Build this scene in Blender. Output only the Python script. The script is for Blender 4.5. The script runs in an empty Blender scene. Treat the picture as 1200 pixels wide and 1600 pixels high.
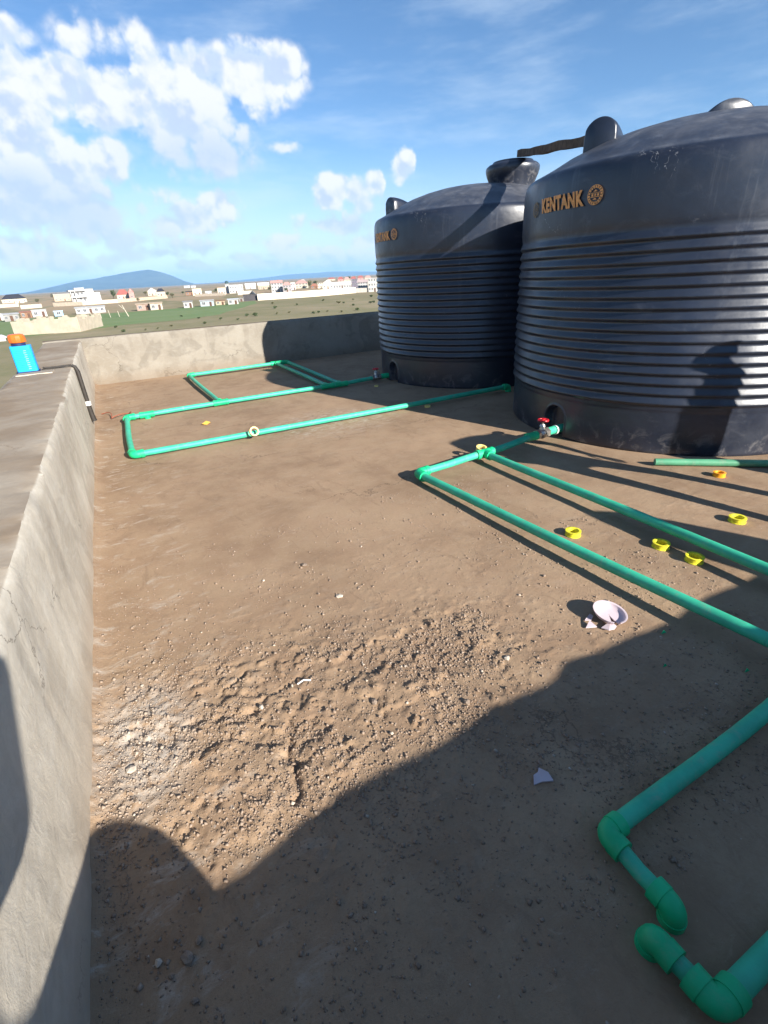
import bpy, bmesh, math, random
import numpy as np
from mathutils import Vector, Matrix

rnd = random.Random(7)
nrs = np.random.RandomState(11)
SC = bpy.context.scene
COL = SC.collection

# ------------------------------------------------------------------ camera
CAM_H = 1.6
F_PX = 766.0                      # focal length in pixels of a 1200 x 1600 frame
def _norm(v): return v / np.linalg.norm(v)
_d1 = _norm(np.array([150 - 600, 800 - 452, -F_PX]))                    # direction of the long roof wall, seen by the camera
_p2 = np.array([1150 - 600, 800 - (452 - 54.5), -F_PX])
_up = _norm(np.cross(_p2, _d1))
if _up[1] < 0: _up = -_up
ROT = np.stack([np.cross(_d1, _up), _d1, _up])                          # camera axes -> world axes
cam_d = bpy.data.cameras.new('camera')
cam_d.sensor_fit = 'VERTICAL'
cam_d.sensor_height = 24.0
cam_d.lens = F_PX / 1600 * 24.0
cam_d.clip_start = 0.02
cam_d.clip_end = 90000
cam = bpy.data.objects.new('camera', cam_d)
COL.objects.link(cam)
m4 = Matrix([list(ROT[i]) + [0] for i in range(3)] + [[0, 0, 0, 1]])
m4.translation = Vector((0, 0, CAM_H))
cam.matrix_world = m4
SC.camera = cam

def ray(u, v):
    return ROT @ np.array([u - 600, 800 - v, -F_PX])
def on_z(u, v, z=0.0):                                                  # where a line of sight meets a level
    d = ray(u, v); t = (z - CAM_H) / d[2]
    return np.array([d[0] * t, d[1] * t, z])
def azel(u, v):
    d = ray(u, v); return math.atan2(d[0], d[1]), math.atan2(d[2], math.hypot(d[0], d[1]))

# ------------------------------------------------------------------ light
SUN_TO = Vector((0.292, -0.956, 0.435)).normalized()                    # towards the sun
SUN_EL = math.asin(SUN_TO.z)
SUN_AZ = math.atan2(SUN_TO.x, SUN_TO.y)
sun_d = bpy.data.lights.new('sun', 'SUN')
sun_d.energy = 5.0
sun_d.angle = math.radians(0.55)
sun_d.color = (1.0, 0.945, 0.86)
sun = bpy.data.objects.new('sun', sun_d)
sun.rotation_euler = (-SUN_TO).to_track_quat('-Z', 'Y').to_euler()
sun.location = (8, -30, 20)
COL.objects.link(sun)

world = bpy.data.worlds.new('World')
SC.world = world
world.use_nodes = True
SKY_STRENGTH = 0.05
EXPOSURE = 1.22
SC.view_settings.view_transform = 'Standard'
SC.view_settings.look = 'None'
SC.view_settings.gamma = 1.0
SC.view_settings.use_curve_mapping = False
SC.view_settings.exposure = EXPOSURE
SC.render.engine = 'CYCLES'
SC.cycles.use_denoising = True
SC.cycles.use_adaptive_sampling = True
SC.cycles.adaptive_threshold = 0.02
world.cycles.sampling_method = 'MANUAL'
world.cycles.sample_map_resolution = 256
SC.cycles.max_bounces = 6
SC.cycles.volume_bounces = 1
SC.cycles.caustics_reflective = False
SC.cycles.caustics_refractive = False
SC.cycles.sample_clamp_indirect = 4.0

# ---- sky with cumulus clouds
class NT:
    def __init__(s, tree): s.t = tree
    def n(s, typ, **kw):
        nd = s.t.nodes.new(typ)
        for k, v in kw.items(): setattr(nd, k, v)
        return nd
    def put(s, sock, val):
        if hasattr(val, 'is_linked') or isinstance(val, bpy.types.NodeSocket): s.t.links.new(val, sock)
        else: sock.default_value = val
    def m(s, op, a, b=None, c=None, clamp=False):
        nd = s.n('ShaderNodeMath', operation=op, use_clamp=clamp)
        s.put(nd.inputs[0], a)
        if b is not None: s.put(nd.inputs[1], b)
        if c is not None: s.put(nd.inputs[2], c)
        return nd.outputs[0]
    def vm(s, op, a, b=None, sc=None):
        nd = s.n('ShaderNodeVectorMath', operation=op)
        s.put(nd.inputs[0], a)
        if b is not None: s.put(nd.inputs[1], b)
        if sc is not None: s.put(nd.inputs['Scale'], sc)
        return nd
    def noise(s, vec, scale, detail=4, rough=0.5, dist=0.0, col=False):
        nd = s.n('ShaderNodeTexNoise')
        s.put(nd.inputs['Vector'], vec)
        nd.inputs['Scale'].default_value = scale; nd.inputs['Detail'].default_value = detail
        nd.inputs['Roughness'].default_value = rough; nd.inputs['Distortion'].default_value = dist
        return nd.outputs['Color' if col else 'Fac']
    def ss(s, x, a, b):
        nd = s.n('ShaderNodeMapRange', interpolation_type='SMOOTHSTEP')
        s.put(nd.inputs['Value'], x)
        nd.inputs['From Min'].default_value = a; nd.inputs['From Max'].default_value = b
        return nd.outputs['Result']
    def mix(s, f, a, b, blend='MIX'):
        nd = s.n('ShaderNodeMix', data_type='RGBA', blend_type=blend)
        s.put(nd.inputs['Factor'], f)
        for sock, v in ((nd.inputs['A'], a), (nd.inputs['B'], b)):
            if isinstance(v, (tuple, list)): sock.default_value = (*v[:3], 1)
            else: s.t.links.new(v, sock)
        return nd.outputs['Result']

# cumulus masses: picture place where seen (u, v), half widths in degrees, weight
CLOUDS = [(70, 125, 6.5, 2.2, 1.0), (190, 150, 6.0, 2.2, 1.1), (300, 165, 6.0, 2.8, 1.05), (395, 118, 4.2, 2.2, 1.05), (300, 105, 2.6, 1.6, .8), (445, 112, 1.8, 1.6, .9),
          (160, 62, 4.2, 1.8, .62), (235, 95, 2.8, 1.5, .6), (15, 60, 2.2, 1.5, .7), (5, 170, 3.5, 2.0, .9),
          (25, 225, 4.6, 1.5, .95), (95, 262, 4.4, 1.7, .9), (178, 255, 2.0, 1.9, 1.0), (10, 325, 3.2, 1.2, 1.1), (15, 385, 3.6, 1.1, .95),
          (110, 330, 6.5, 2.4, .85), (60, 300, 4.0, 2.0, .8), (185, 375, 5.0, 1.8, .55), (310, 340, 2.9, 1.5, 1.05), (335, 318, 1.6, 1.1, 1.1), (265, 352, 2.2, 1.2, .95), (300, 385, 4.0, 1.0, .75),
          (518, 305, 1.5, 1.5, 1.1), (560, 310, 1.9, 1.7, .85), (580, 285, 1.2, 1.4, .8), (628, 250, 1.1, 1.5, .9), (610, 330, 3.2, 1.0, .7), (530, 350, 3.6, .9, .9),
          (430, 372, 2.4, .9, .9), (480, 395, 5.0, .7, .8), (560, 398, 4.0, .7, .85), (380, 405, 4.0, .7, .7), (190, 383, .9, .6, .9),
          (330, 240, 6.5, 2.6, .5), (60, 400, 4.5, 1.2, .8), (130, 408, 4.0, .9, .7), (240, 400, 4.0, .8, .75), (330, 418, 4.0, .6, .75), (430, 412, 4.0, .6, .8), (530, 412, 4.0, .6, .8), (570, 372, 3.0, .9, .8), (470, 345, 2.0, .8, .6), (250, 300, 3.0, 1.3, .5), (440, 230, 2.0, .7, .6), (700, 380, 5.0, 1.0, .75), (760, 330, 3.0, 1.3, .8)]

grp = bpy.data.node_groups.new('cloud_field', 'ShaderNodeTree')
grp.interface.new_socket('Vector', in_out='INPUT', socket_type='NodeSocketVector')
grp.interface.new_socket('Density', in_out='OUTPUT', socket_type='NodeSocketFloat')
grp.interface.new_socket('Relief', in_out='OUTPUT', socket_type='NodeSocketFloat')
g = NT(grp)
gi = g.n('NodeGroupInput'); go = g.n('NodeGroupOutput')
v0 = g.vm('NORMALIZE', gi.outputs[0]).outputs[0]
sep = g.n('ShaderNodeSeparateXYZ'); grp.links.new(v0, sep.inputs[0])
warp = g.noise(v0, 9.0, 4, 0.55, 0.0, True)
wsep = g.n('ShaderNodeSeparateXYZ'); grp.links.new(warp, wsep.inputs[0])
warp2 = g.noise(v0, 38.0, 4, 0.6, 0.0, True)
wsep2 = g.n('ShaderNodeSeparateXYZ'); grp.links.new(warp2, wsep2.inputs[0])
az = g.m('ARCTAN2', sep.outputs[0], sep.outputs[1])
el = g.m('ARCSINE', sep.outputs[2])
az = g.m('MULTIPLY_ADD', g.m('SUBTRACT', wsep.outputs[0], .5), .075, az)
el = g.m('MULTIPLY_ADD', g.m('SUBTRACT', wsep.outputs[1], .5), .05, el)
az = g.m('MULTIPLY_ADD', g.m('SUBTRACT', wsep2.outputs[0], .5), .016, az)
el = g.m('MULTIPLY_ADD', g.m('SUBTRACT', wsep2.outputs[1], .5), .014, el)
cxy = g.n('ShaderNodeCombineXYZ'); grp.links.new(az, cxy.inputs[0]); grp.links.new(el, cxy.inputs[1])
acc = None
for (u, v, ra, re, w) in CLOUDS:
    a0, e0 = azel(u, v)
    sx, sy = 1 / math.radians(ra), 1 / math.radians(re)
    ma = g.n('ShaderNodeVectorMath', operation='MULTIPLY_ADD'); grp.links.new(cxy.outputs[0], ma.inputs[0])
    ma.inputs[1].default_value = (sx, sy, 0); ma.inputs[2].default_value = (-a0 * sx, -e0 * sy, 0)
    q = g.vm('DOT_PRODUCT', ma.outputs[0], ma.outputs[0]).outputs['Value']
    b = g.m('MULTIPLY', g.m('POWER', math.exp(-.9), q), w)
    acc = b if acc is None else g.m('SMOOTH_MAX', acc, b, .12)
# the rest of the sky: the same kind of scattered cumulus
view_c = Vector((math.sin(.50), math.cos(.50), .14)).normalized()
dotv = g.vm('DOT_PRODUCT', v0, tuple(view_c)).outputs['Value']
out_mask = g.ss(dotv, math.cos(math.radians(34)), math.cos(math.radians(48)))
gen = g.m('MULTIPLY', g.m('SUBTRACT', g.noise(v0, 3.6, 3, .5), .60), 4.0)
gen = g.m('MULTIPLY', gen, out_mask)
acc = g.m('SMOOTH_MAX', acc, gen, .12)
def puffs(vec):
    """rounded billows of two sizes with a frayed fringe"""
    wv = g.vm('ADD', vec, g.vm('SCALE', g.noise(vec, 30.0, 3, .6, 0, True), sc=.030).outputs[0]).outputs[0]
    out = None
    for sc_, k in ((17.0, .85), (44.0, .42)):
        vo = g.n('ShaderNodeTexVoronoi', feature='F1'); vo.inputs['Scale'].default_value = sc_
        grp.links.new(wv, vo.inputs['Vector'])
        q = g.m('MULTIPLY', g.m('SUBTRACT', .56, vo.outputs['Distance']), k)
        out = q if out is None else g.m('ADD', out, q)
    return g.m('ADD', out, g.m('MULTIPLY', g.m('SUBTRACT', g.noise(vec, 60.0, 5, .6), .5), .34))
det = puffs(v0)
det_up = puffs(g.vm('ADD', v0, (0.007, 0.0, 0.014)).outputs[0])
dens = g.m('ADD', acc, g.m('MULTIPLY', det, g.ss(acc, .05, .5)))
grp.links.new(dens, go.inputs[0])
grp.links.new(g.m('SUBTRACT', det, det_up), go.inputs[1])

w = NT(world.node_tree)
world.node_tree.nodes.clear()
wout = w.n('ShaderNodeOutputWorld'); bg = w.n('ShaderNodeBackground')
world.node_tree.links.new(bg.outputs[0], wout.inputs[0])
bg.inputs[1].default_value = SKY_STRENGTH
sky = w.n('ShaderNodeTexSky', sky_type='NISHITA', sun_disc=False)
sky.sun_elevation = SUN_EL; sky.sun_rotation = SUN_AZ
sky.altitude = 1600; sky.air_density = 1.0; sky.dust_density = 0.0; sky.ozone_density = 3.0
tc = w.n('ShaderNodeTexCoord')
vdir = w.vm('NORMALIZE', tc.outputs['Generated']).outputs[0]
g1 = w.n('ShaderNodeGroup'); g1.node_tree = grp; world.node_tree.links.new(vdir, g1.inputs[0])
alpha = w.ss(g1.outputs[0], .22, .64)
# sunlit tops, bluish undersides: compare the billows with those a little higher up
b_here = w.noise(vdir, 11.0, 3, .5); b_up = w.noise(w.vm('ADD', vdir, (0.012, 0.0, 0.028)).outputs[0], 11.0, 3, .5)
lit = w.m('ADD', w.m('MULTIPLY', g1.outputs[1], .8), w.m('SUBTRACT', b_here, b_up))
lit = w.ss(lit, -.22, .16)
thick = w.ss(g1.outputs[0], .35, 1.0)
grey = None
for (u, v, ra, re) in ((120, 335, 7.5, 2.6), (195, 385, 6.0, 2.0), (330, 245, 6.0, 2.0), (20, 285, 3.5, 1.3), (560, 350, 4.0, 1.0), (300, 395, 5.0, 1.0)):
    a0, e0 = azel(u, v); dv_ = Vector((math.sin(a0) * math.cos(e0), math.cos(a0) * math.cos(e0), math.sin(e0)))
    df = w.vm('SUBTRACT', vdir, tuple(dv_)).outputs[0]
    kk = w.vm('MULTIPLY', df, (1 / math.radians(ra), 1 / math.radians(ra), 1 / math.radians(re))).outputs[0]
    q = w.m('POWER', math.exp(-.8), w.vm('DOT_PRODUCT', kk, kk).outputs['Value'])
    grey = q if grey is None else w.m('MAXIMUM', grey, q)
shade_col = w.mix(thick, (6.0, 7.2, 9.4), (5.6, 6.6, 8.8))
cloud_col = w.mix(lit, shade_col, (8.9, 9.0, 9.1))
cloud_col = w.mix(w.m('MULTIPLY', grey, .75), cloud_col, (5.2, 6.4, 9.0))
sep2 = w.n('ShaderNodeSeparateXYZ'); world.node_tree.links.new(vdir, sep2.inputs[0])
hs = w.n('ShaderNodeHueSaturation'); hs.inputs['Saturation'].default_value = 1.10; hs.inputs['Value'].default_value = 1.40
world.node_tree.links.new(sky.outputs[0], hs.inputs['Color'])
veil = w.m('MULTIPLY', w.ss(w.noise(w.vm('MULTIPLY', vdir, (2.0, 2.0, 9.0)).outputs[0], 2.2, 5, .6), .42, .75), .30)
sky_v = w.mix(veil, hs.outputs[0], (7.5, 8.8, 10.0))
low = w.m('MULTIPLY', w.ss(sep2.outputs[2], .20, .0), .62)
sky_v = w.mix(low, sky_v, (6.9, 7.9, 10.0))
cloud_far = w.mix(w.m('MULTIPLY', w.ss(sep2.outputs[2], .14, .0), .35), cloud_col, (7.4, 8.2, 10.0))
world.node_tree.links.new(w.mix(w.m('MULTIPLY', alpha, .96), sky_v, cloud_far), bg.inputs[0])

# ------------------------------------------------------------------ helpers
def tag(o, label=None, cat=None, group=None, kind=None):
    if label: o['label'] = label
    if cat: o['category'] = cat
    if group: o['group'] = group
    if kind: o['kind'] = kind
    return o

def empty(name, loc, label=None, cat=None, group=None):
    o = bpy.data.objects.new(name, None)
    o.location = loc; o.empty_display_size = .1
    COL.objects.link(o)
    return tag(o, label, cat, group)

def wloc(o):
    p = Vector(o.location)
    while o.parent: o = o.parent; p = p + Vector(o.location)
    return p

def mesh_data(name, verts, faces, mats, smooth=False, mat_idx=None):
    me = bpy.data.meshes.new(name)
    me.from_pydata([tuple(v) for v in verts], [], [tuple(f) for f in faces])
    for m in (mats if isinstance(mats, (list, tuple)) else [mats]): me.materials.append(m)
    if smooth: me.polygons.foreach_set('use_smooth', [True] * len(me.polygons))
    if mat_idx is not None: me.polygons.foreach_set('material_index', mat_idx)
    me.update()
    return me

class MB:
    """Collects simple shapes in world coordinates; build() links them as one mesh."""
    def __init__(s): s.v = []; s.f = []
    def add(s, vs, fs):
        k = len(s.v); s.v += [tuple(p) for p in vs]; s.f += [tuple(i + k for i in f) for f in fs]; return s
    def box(s, c, size, rz=0.0, R=None):
        hx, hy, hz = size[0] / 2, size[1] / 2, size[2] / 2
        R = R or Matrix.Rotation(rz, 3, 'Z')
        vs = [Vector(c) + R @ Vector((x * hx, y * hy, z * hz)) for z in (-1, 1) for y in (-1, 1) for x in (-1, 1)]
        return s.add(vs, [(0, 2, 3, 1), (4, 5, 7, 6), (0, 1, 5, 4), (2, 6, 7, 3), (0, 4, 6, 2), (1, 3, 7, 5)])
    def prism(s, poly, z0, z1):
        n = len(poly)
        vs = [(x, y, z0) for x, y in poly] + [(x, y, z1) for x, y in poly]
        return s.add(vs, [tuple(range(n))[::-1], tuple(range(n, 2 * n))] + [(i, (i + 1) % n, n + (i + 1) % n, n + i) for i in range(n)])
    def tube(s, pts, r, n=16, caps=True):
        pts = [Vector(p) for p in pts]
        rs = r if isinstance(r, (list, tuple)) else [r] * len(pts)
        vs = []; fs = []
        ref = None
        for i, p in enumerate(pts):
            a = pts[max(i - 1, 0)]; b = pts[min(i + 1, len(pts) - 1)]
            t = (b - a)
            if t.length < 1e-9: t = Vector((0, 0, 1))
            t.normalize()
            if ref is None: ref = Vector((0, 0, 1)) if abs(t.z) < .9 else Vector((1, 0, 0))
            x = ref - t * ref.dot(t)
            if x.length < 1e-4: x = Vector((1, 0, 0)) - t * t.x
            x.normalize(); ref = x
            y = t.cross(x)
            for k in range(n):
                q = 2 * math.pi * k / n
                vs.append(p + (x * math.cos(q) + y * math.sin(q)) * rs[i])
        for i in range(len(pts) - 1):
            for k in range(n):
                k2 = (k + 1) % n
                fs.append((i * n + k, i * n + k2, (i + 1) * n + k2, (i + 1) * n + k))
        if caps:
            fs.append(tuple(range(n))[::-1]); e = (len(pts) - 1) * n; fs.append(tuple(range(e, e + n)))
        return s.add(vs, fs)
    def lathe(s, prof, c, n=32, caps=False):
        vs = []; fs = []
        for r, z in prof:
            for k in range(n):
                q = 2 * math.pi * k / n
                vs.append((c[0] + r * math.cos(q), c[1] + r * math.sin(q), c[2] + z))
        for i in range(len(prof) - 1):
            for k in range(n):
                k2 = (k + 1) % n
                fs.append((i * n + k, i * n + k2, (i + 1) * n + k2, (i + 1) * n + k))
        if caps:
            fs.append(tuple(range(n))[::-1]); e = (len(prof) - 1) * n; fs.append(tuple(range(e, e + n)))
        return s.add(vs, fs)
    def build(s, name, mat, parent=None, smooth=False, sharp=None):
        base = wloc(parent) if parent else Vector((0, 0, 0))
        if parent is None:
            a = np.array(s.v); base = Vector(((a[:, 0].min() + a[:, 0].max()) / 2, (a[:, 1].min() + a[:, 1].max()) / 2, a[:, 2].min()))
        me = mesh_data(name, [Vector(p) - base for p in s.v], s.f, mat, smooth)
        if smooth and sharp is not False:
            me.set_sharp_from_angle(angle=math.radians(sharp or 40))
        o = bpy.data.objects.new(name, me); COL.objects.link(o)
        if parent: o.parent = parent
        else: o.location = base
        return o

def copy_tree(o, parent=None):
    c = o.copy(); COL.objects.link(c); c.parent = parent
    for ch in list(o.children): copy_tree(ch, c)
    return c

# ---- value noise on arrays
def _hash(ix, iy, seed):
    h = (ix.astype(np.int64) * 374761393 + iy.astype(np.int64) * 668265263 + seed * 974711) & 0x7fffffff
    h = ((h ^ (h >> 13)) * 1274126177) & 0x7fffffff
    return ((h ^ (h >> 16)) & 0xffff) / 65535.0
def vnoise(x, y, seed=0):
    ix = np.floor(x); iy = np.floor(y); fx = x - ix; fy = y - iy
    fx = fx * fx * fx * (fx * (fx * 6 - 15) + 10); fy = fy * fy * fy * (fy * (fy * 6 - 15) + 10)
    a = _hash(ix, iy, seed); b = _hash(ix + 1, iy, seed); c = _hash(ix, iy + 1, seed); d = _hash(ix + 1, iy + 1, seed)
    return (a * (1 - fx) + b * fx) * (1 - fy) + (c * (1 - fx) + d * fx) * fy
def fbm(x, y, sc, octv=4, seed=0, gain=.5):
    t = 0; am = 1; s = 0
    for k in range(octv):
        t = t + am * (vnoise(x * sc + 13.7 * k, y * sc + 7.1 * k, seed + k) - .5); s += am; am *= gain; sc *= 2.03
    return t / s
def sstep(x, a, b):
    t = np.clip((x - a) / (b - a), 0, 1); return t * t * (3 - 2 * t)

# ------------------------------------------------------------------ materials
def new_mat(name):
    m = bpy.data.materials.new(name); m.use_nodes = True
    t = NT(m.node_tree); b = m.node_tree.nodes['Principled BSDF']
    return m, t, b
def simple(name, col, rough=.8, var=.15, scale=8.0, bump=0.0, bscale=60.0, spec=.3, metal=0.0):
    m, t, b = new_mat(name)
    tcx = t.n('ShaderNodeTexCoord')
    f = t.ss(t.noise(tcx.outputs['Object'], scale, 5, .6), .3, .7)
    c = t.mix(f, tuple(x * (1 - var) for x in col), tuple(min(1, x * (1 + var)) for x in col))
    m.node_tree.links.new(c, b.inputs['Base Color'])
    b.inputs['Roughness'].default_value = rough; b.inputs['Specular IOR Level'].default_value = spec; b.inputs['Metallic'].default_value = metal
    if bump:
        bp = t.n('ShaderNodeBump'); bp.inputs['Strength'].default_value = bump; bp.inputs['Distance'].default_value = .01
        m.node_tree.links.new(t.noise(tcx.outputs['Object'], bscale, 6, .65), bp.inputs['Height'])
        m.node_tree.links.new(bp.outputs[0], b.inputs['Normal'])
    return m

def mat_floor():
    m, t, b = new_mat('dusty screed')
    L = m.node_tree.links
    P = t.n('ShaderNodeNewGeometry').outputs['Position']
    sp = t.n('ShaderNodeSeparateXYZ'); L.new(P, sp.inputs[0])
    big = t.ss(t.noise(P, 1.1, 5, .6, .4), .32, .68)
    mid = t.ss(t.noise(P, 4.5, 6, .62, .3), .35, .65)
    fine = t.ss(t.noise(P, 60, 4, .7), .3, .7)
    c = t.mix(big, (.262, .172, .108), (.372, .254, .163))
    c = t.mix(t.m('MULTIPLY', mid, .45), c, (.395, .284, .182))
    c = t.mix(t.m('MULTIPLY', fine, .28), c, (.24, .160, .100))
    # dark damp blotches
    damp = t.m('MULTIPLY', t.ss(t.noise(P, 1.9, 4, .55, .8), .56, .72), .35)
    c = t.mix(damp, c, (.200, .129, .084))
    # scuffs, trodden footprints and hairline cracks in the screed
    sc = t.ss(t.noise(t.vm('MULTIPLY', P, (2.4, 1.0, 1.0)).outputs[0], 3.2, 7, .74, 1.4), .54, .66)
    c = t.mix(t.m('MULTIPLY', sc, .40), c, (.215, .142, .093))
    sc2 = t.ss(t.noise(t.vm('MULTIPLY', P, (1.0, 1.9, 1.0)).outputs[0], 8.5, 8, .76, .8), .58, .70)
    c = t.mix(t.m('MULTIPLY', sc2, .42), c, (.45, .34, .24))
    ck = t.n('ShaderNodeTexVoronoi', feature='DISTANCE_TO_EDGE'); ck.inputs['Scale'].default_value = .75
    L.new(t.vm('ADD', P, t.vm('SCALE', t.noise(P, 2.6, 6, .65, 0, True), sc=.55).outputs[0]).outputs[0], ck.inputs['Vector'])
    ckm = t.m('MULTIPLY', t.ss(ck.outputs['Distance'], .006, .001), t.ss(t.noise(P, .9, 2, .5), .50, .60))
    c = t.mix(t.m('MULTIPLY', ckm, .6), c, (.11, .075, .052))
    # pale cement smears: along the wall foot, and streaks where mortar was spilt
    wallx = t.ss(sp.outputs[0], .55, -.45)
    strk = t.ss(t.noise(t.vm('MULTIPLY', P, (1.0, 2.2, 1.0)).outputs[0], 5.5, 8, .72, .6), .52, .68)
    c = t.mix(t.m('MULTIPLY', strk, t.m('MULTIPLY_ADD', wallx, .55, .10)), c, (.50, .435, .36))
    spk = t.ss(t.noise(P, 26, 3, .6), .70, .76)
    c = t.mix(t.m('MULTIPLY', spk, .55), c, (.52, .46, .40))
    # streaky smear near the pipes in the middle distance
    dx = t.m('MULTIPLY', t.m('SUBTRACT', sp.outputs[0], 2.15), .9); dy = t.m('MULTIPLY', t.m('SUBTRACT', sp.outputs[1], 5.55), 1.3)
    sm = t.ss(t.m('ADD', t.m('MULTIPLY', dx, dx), t.m('MULTIPLY', dy, dy)), 1.0, .1)
    st2 = t.ss(t.noise(t.vm('MULTIPLY', P, (1.0, 4.0, 1.0)).outputs[0], 9, 6, .7, .4), .48, .62)
    c = t.mix(t.m('MULTIPLY', t.m('MULTIPLY', sm, st2), .6), c, (.50, .43, .36))
    # white lime and mortar crumbs by the wall
    dx = t.m('MULTIPLY', t.m('SUBTRACT', sp.outputs[0], -.27), 5.0); dy = t.m('MULTIPLY', t.m('SUBTRACT', sp.outputs[1], 1.66), 2.6)
    lim = t.ss(t.m('ADD', t.m('MULTIPLY', dx, dx), t.m('MULTIPLY', dy, dy)), 1.3, .05)
    lim = t.m('MULTIPLY', lim, t.ss(t.noise(P, 22, 6, .7), .36, .56))
    c = t.mix(t.m('MULTIPLY', lim, .75), c, (.46, .415, .36))
    L.new(c, b.inputs['Base Color'])
    b.inputs['Roughness'].default_value = .93; b.inputs['Specular IOR Level'].default_value = .15
    h = t.m('ADD', t.noise(P, 90, 6, .7), t.m('MULTIPLY', t.noise(P, 340, 3, .6), .45))
    bp = t.n('ShaderNodeBump'); bp.inputs['Strength'].default_value = .55; bp.inputs['Distance'].default_value = .006
    L.new(h, bp.inputs['Height']); L.new(bp.outputs[0], b.inputs['Normal'])
    return m

def mat_plaster(k=1.0, name='cement plaster', stain=.42):
    m, t, b = new_mat(name)
    L = m.node_tree.links
    P = t.n('ShaderNodeNewGeometry').outputs['Position']
    sp = t.n('ShaderNodeSeparateXYZ'); L.new(P, sp.inputs[0])
    big = t.ss(t.noise(P, 1.3, 5, .55, .5), .35, .65)
    c = t.mix(big, (.410, .362, .292), (.515, .466, .385))
    blot = t.ss(t.noise(P, 2.3, 3, .45, 1.2), .50, .60)
    c = t.mix(t.m('MULTIPLY', blot, stain), c, (.30, .265, .215))
    swirl = t.ss(t.noise(t.vm('MULTIPLY', P, (1, .7, 1.6)).outputs[0], 6, 6, .65, 2.0), .42, .72)
    c = t.mix(t.m('MULTIPLY', swirl, .35), c, (.56, .53, .47))
    # rust-brown dirt splashed on the foot of the wall
    low = t.m('MULTIPLY', t.ss(sp.outputs[2], .26, .0), t.m('MULTIPLY_ADD', t.noise(P, 3.0, 4, .6), .9, .1))
    c = t.mix(t.m('MULTIPLY', low, .85), c, (.33, .235, .155))
    fine = t.ss(t.noise(P, 45, 5, .7), .3, .7)
    c = t.mix(t.m('MULTIPLY', fine, .18), c, (.30, .27, .23))
    # drip stains under the top edge, hairline cracks
    drip = t.m('MULTIPLY', t.ss(t.noise(t.vm('MULTIPLY', P, (7, 7, .9)).outputs[0], 1.0, 5, .65), .52, .68), t.ss(sp.outputs[2], .25, .75))
    c = t.mix(t.m('MULTIPLY', drip, .30), c, (.27, .225, .175))
    ck = t.n('ShaderNodeTexVoronoi', feature='DISTANCE_TO_EDGE'); ck.inputs['Scale'].default_value = 1.1
    L.new(t.vm('ADD', P, t.vm('SCALE', t.noise(P, 3.0, 6, .65, 0, True), sc=.5).outputs[0]).outputs[0], ck.inputs['Vector'])
    ckm = t.m('MULTIPLY', t.ss(ck.outputs['Distance'], .006, .001), t.ss(t.noise(P, 1.1, 2, .5), .50, .58))
    c = t.mix(t.m('MULTIPLY', ckm, .7), c, (.13, .105, .085))
    # brown dust lies on the level top
    sn = t.n('ShaderNodeSeparateXYZ'); L.new(t.n('ShaderNodeNewGeometry').outputs['Normal'], sn.inputs[0])
    top = t.m('MULTIPLY', t.ss(sn.outputs[2], .75, .97), t.m('MULTIPLY_ADD', t.ss(t.noise(P, 1.7, 5, .6, .5), .3, .7), .4, .58))
    c = t.mix(top, c, (.215, .160, .108))
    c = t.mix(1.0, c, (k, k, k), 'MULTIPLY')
    L.new(c, b.inputs['Base Color'])
    b.inputs['Roughness'].default_value = .9; b.inputs['Specular IOR Level'].default_value = .2
    h = t.m('ADD', t.noise(P, 14, 6, .6, .8), t.m('MULTIPLY', t.noise(P, 130, 4, .65), .25))
    bp = t.n('ShaderNodeBump'); bp.inputs['Strength'].default_value = .28; bp.inputs['Distance'].default_value = .012
    L.new(h, bp.inputs['Height']); L.new(bp.outputs[0], b.inputs['Normal'])
    return m

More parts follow.
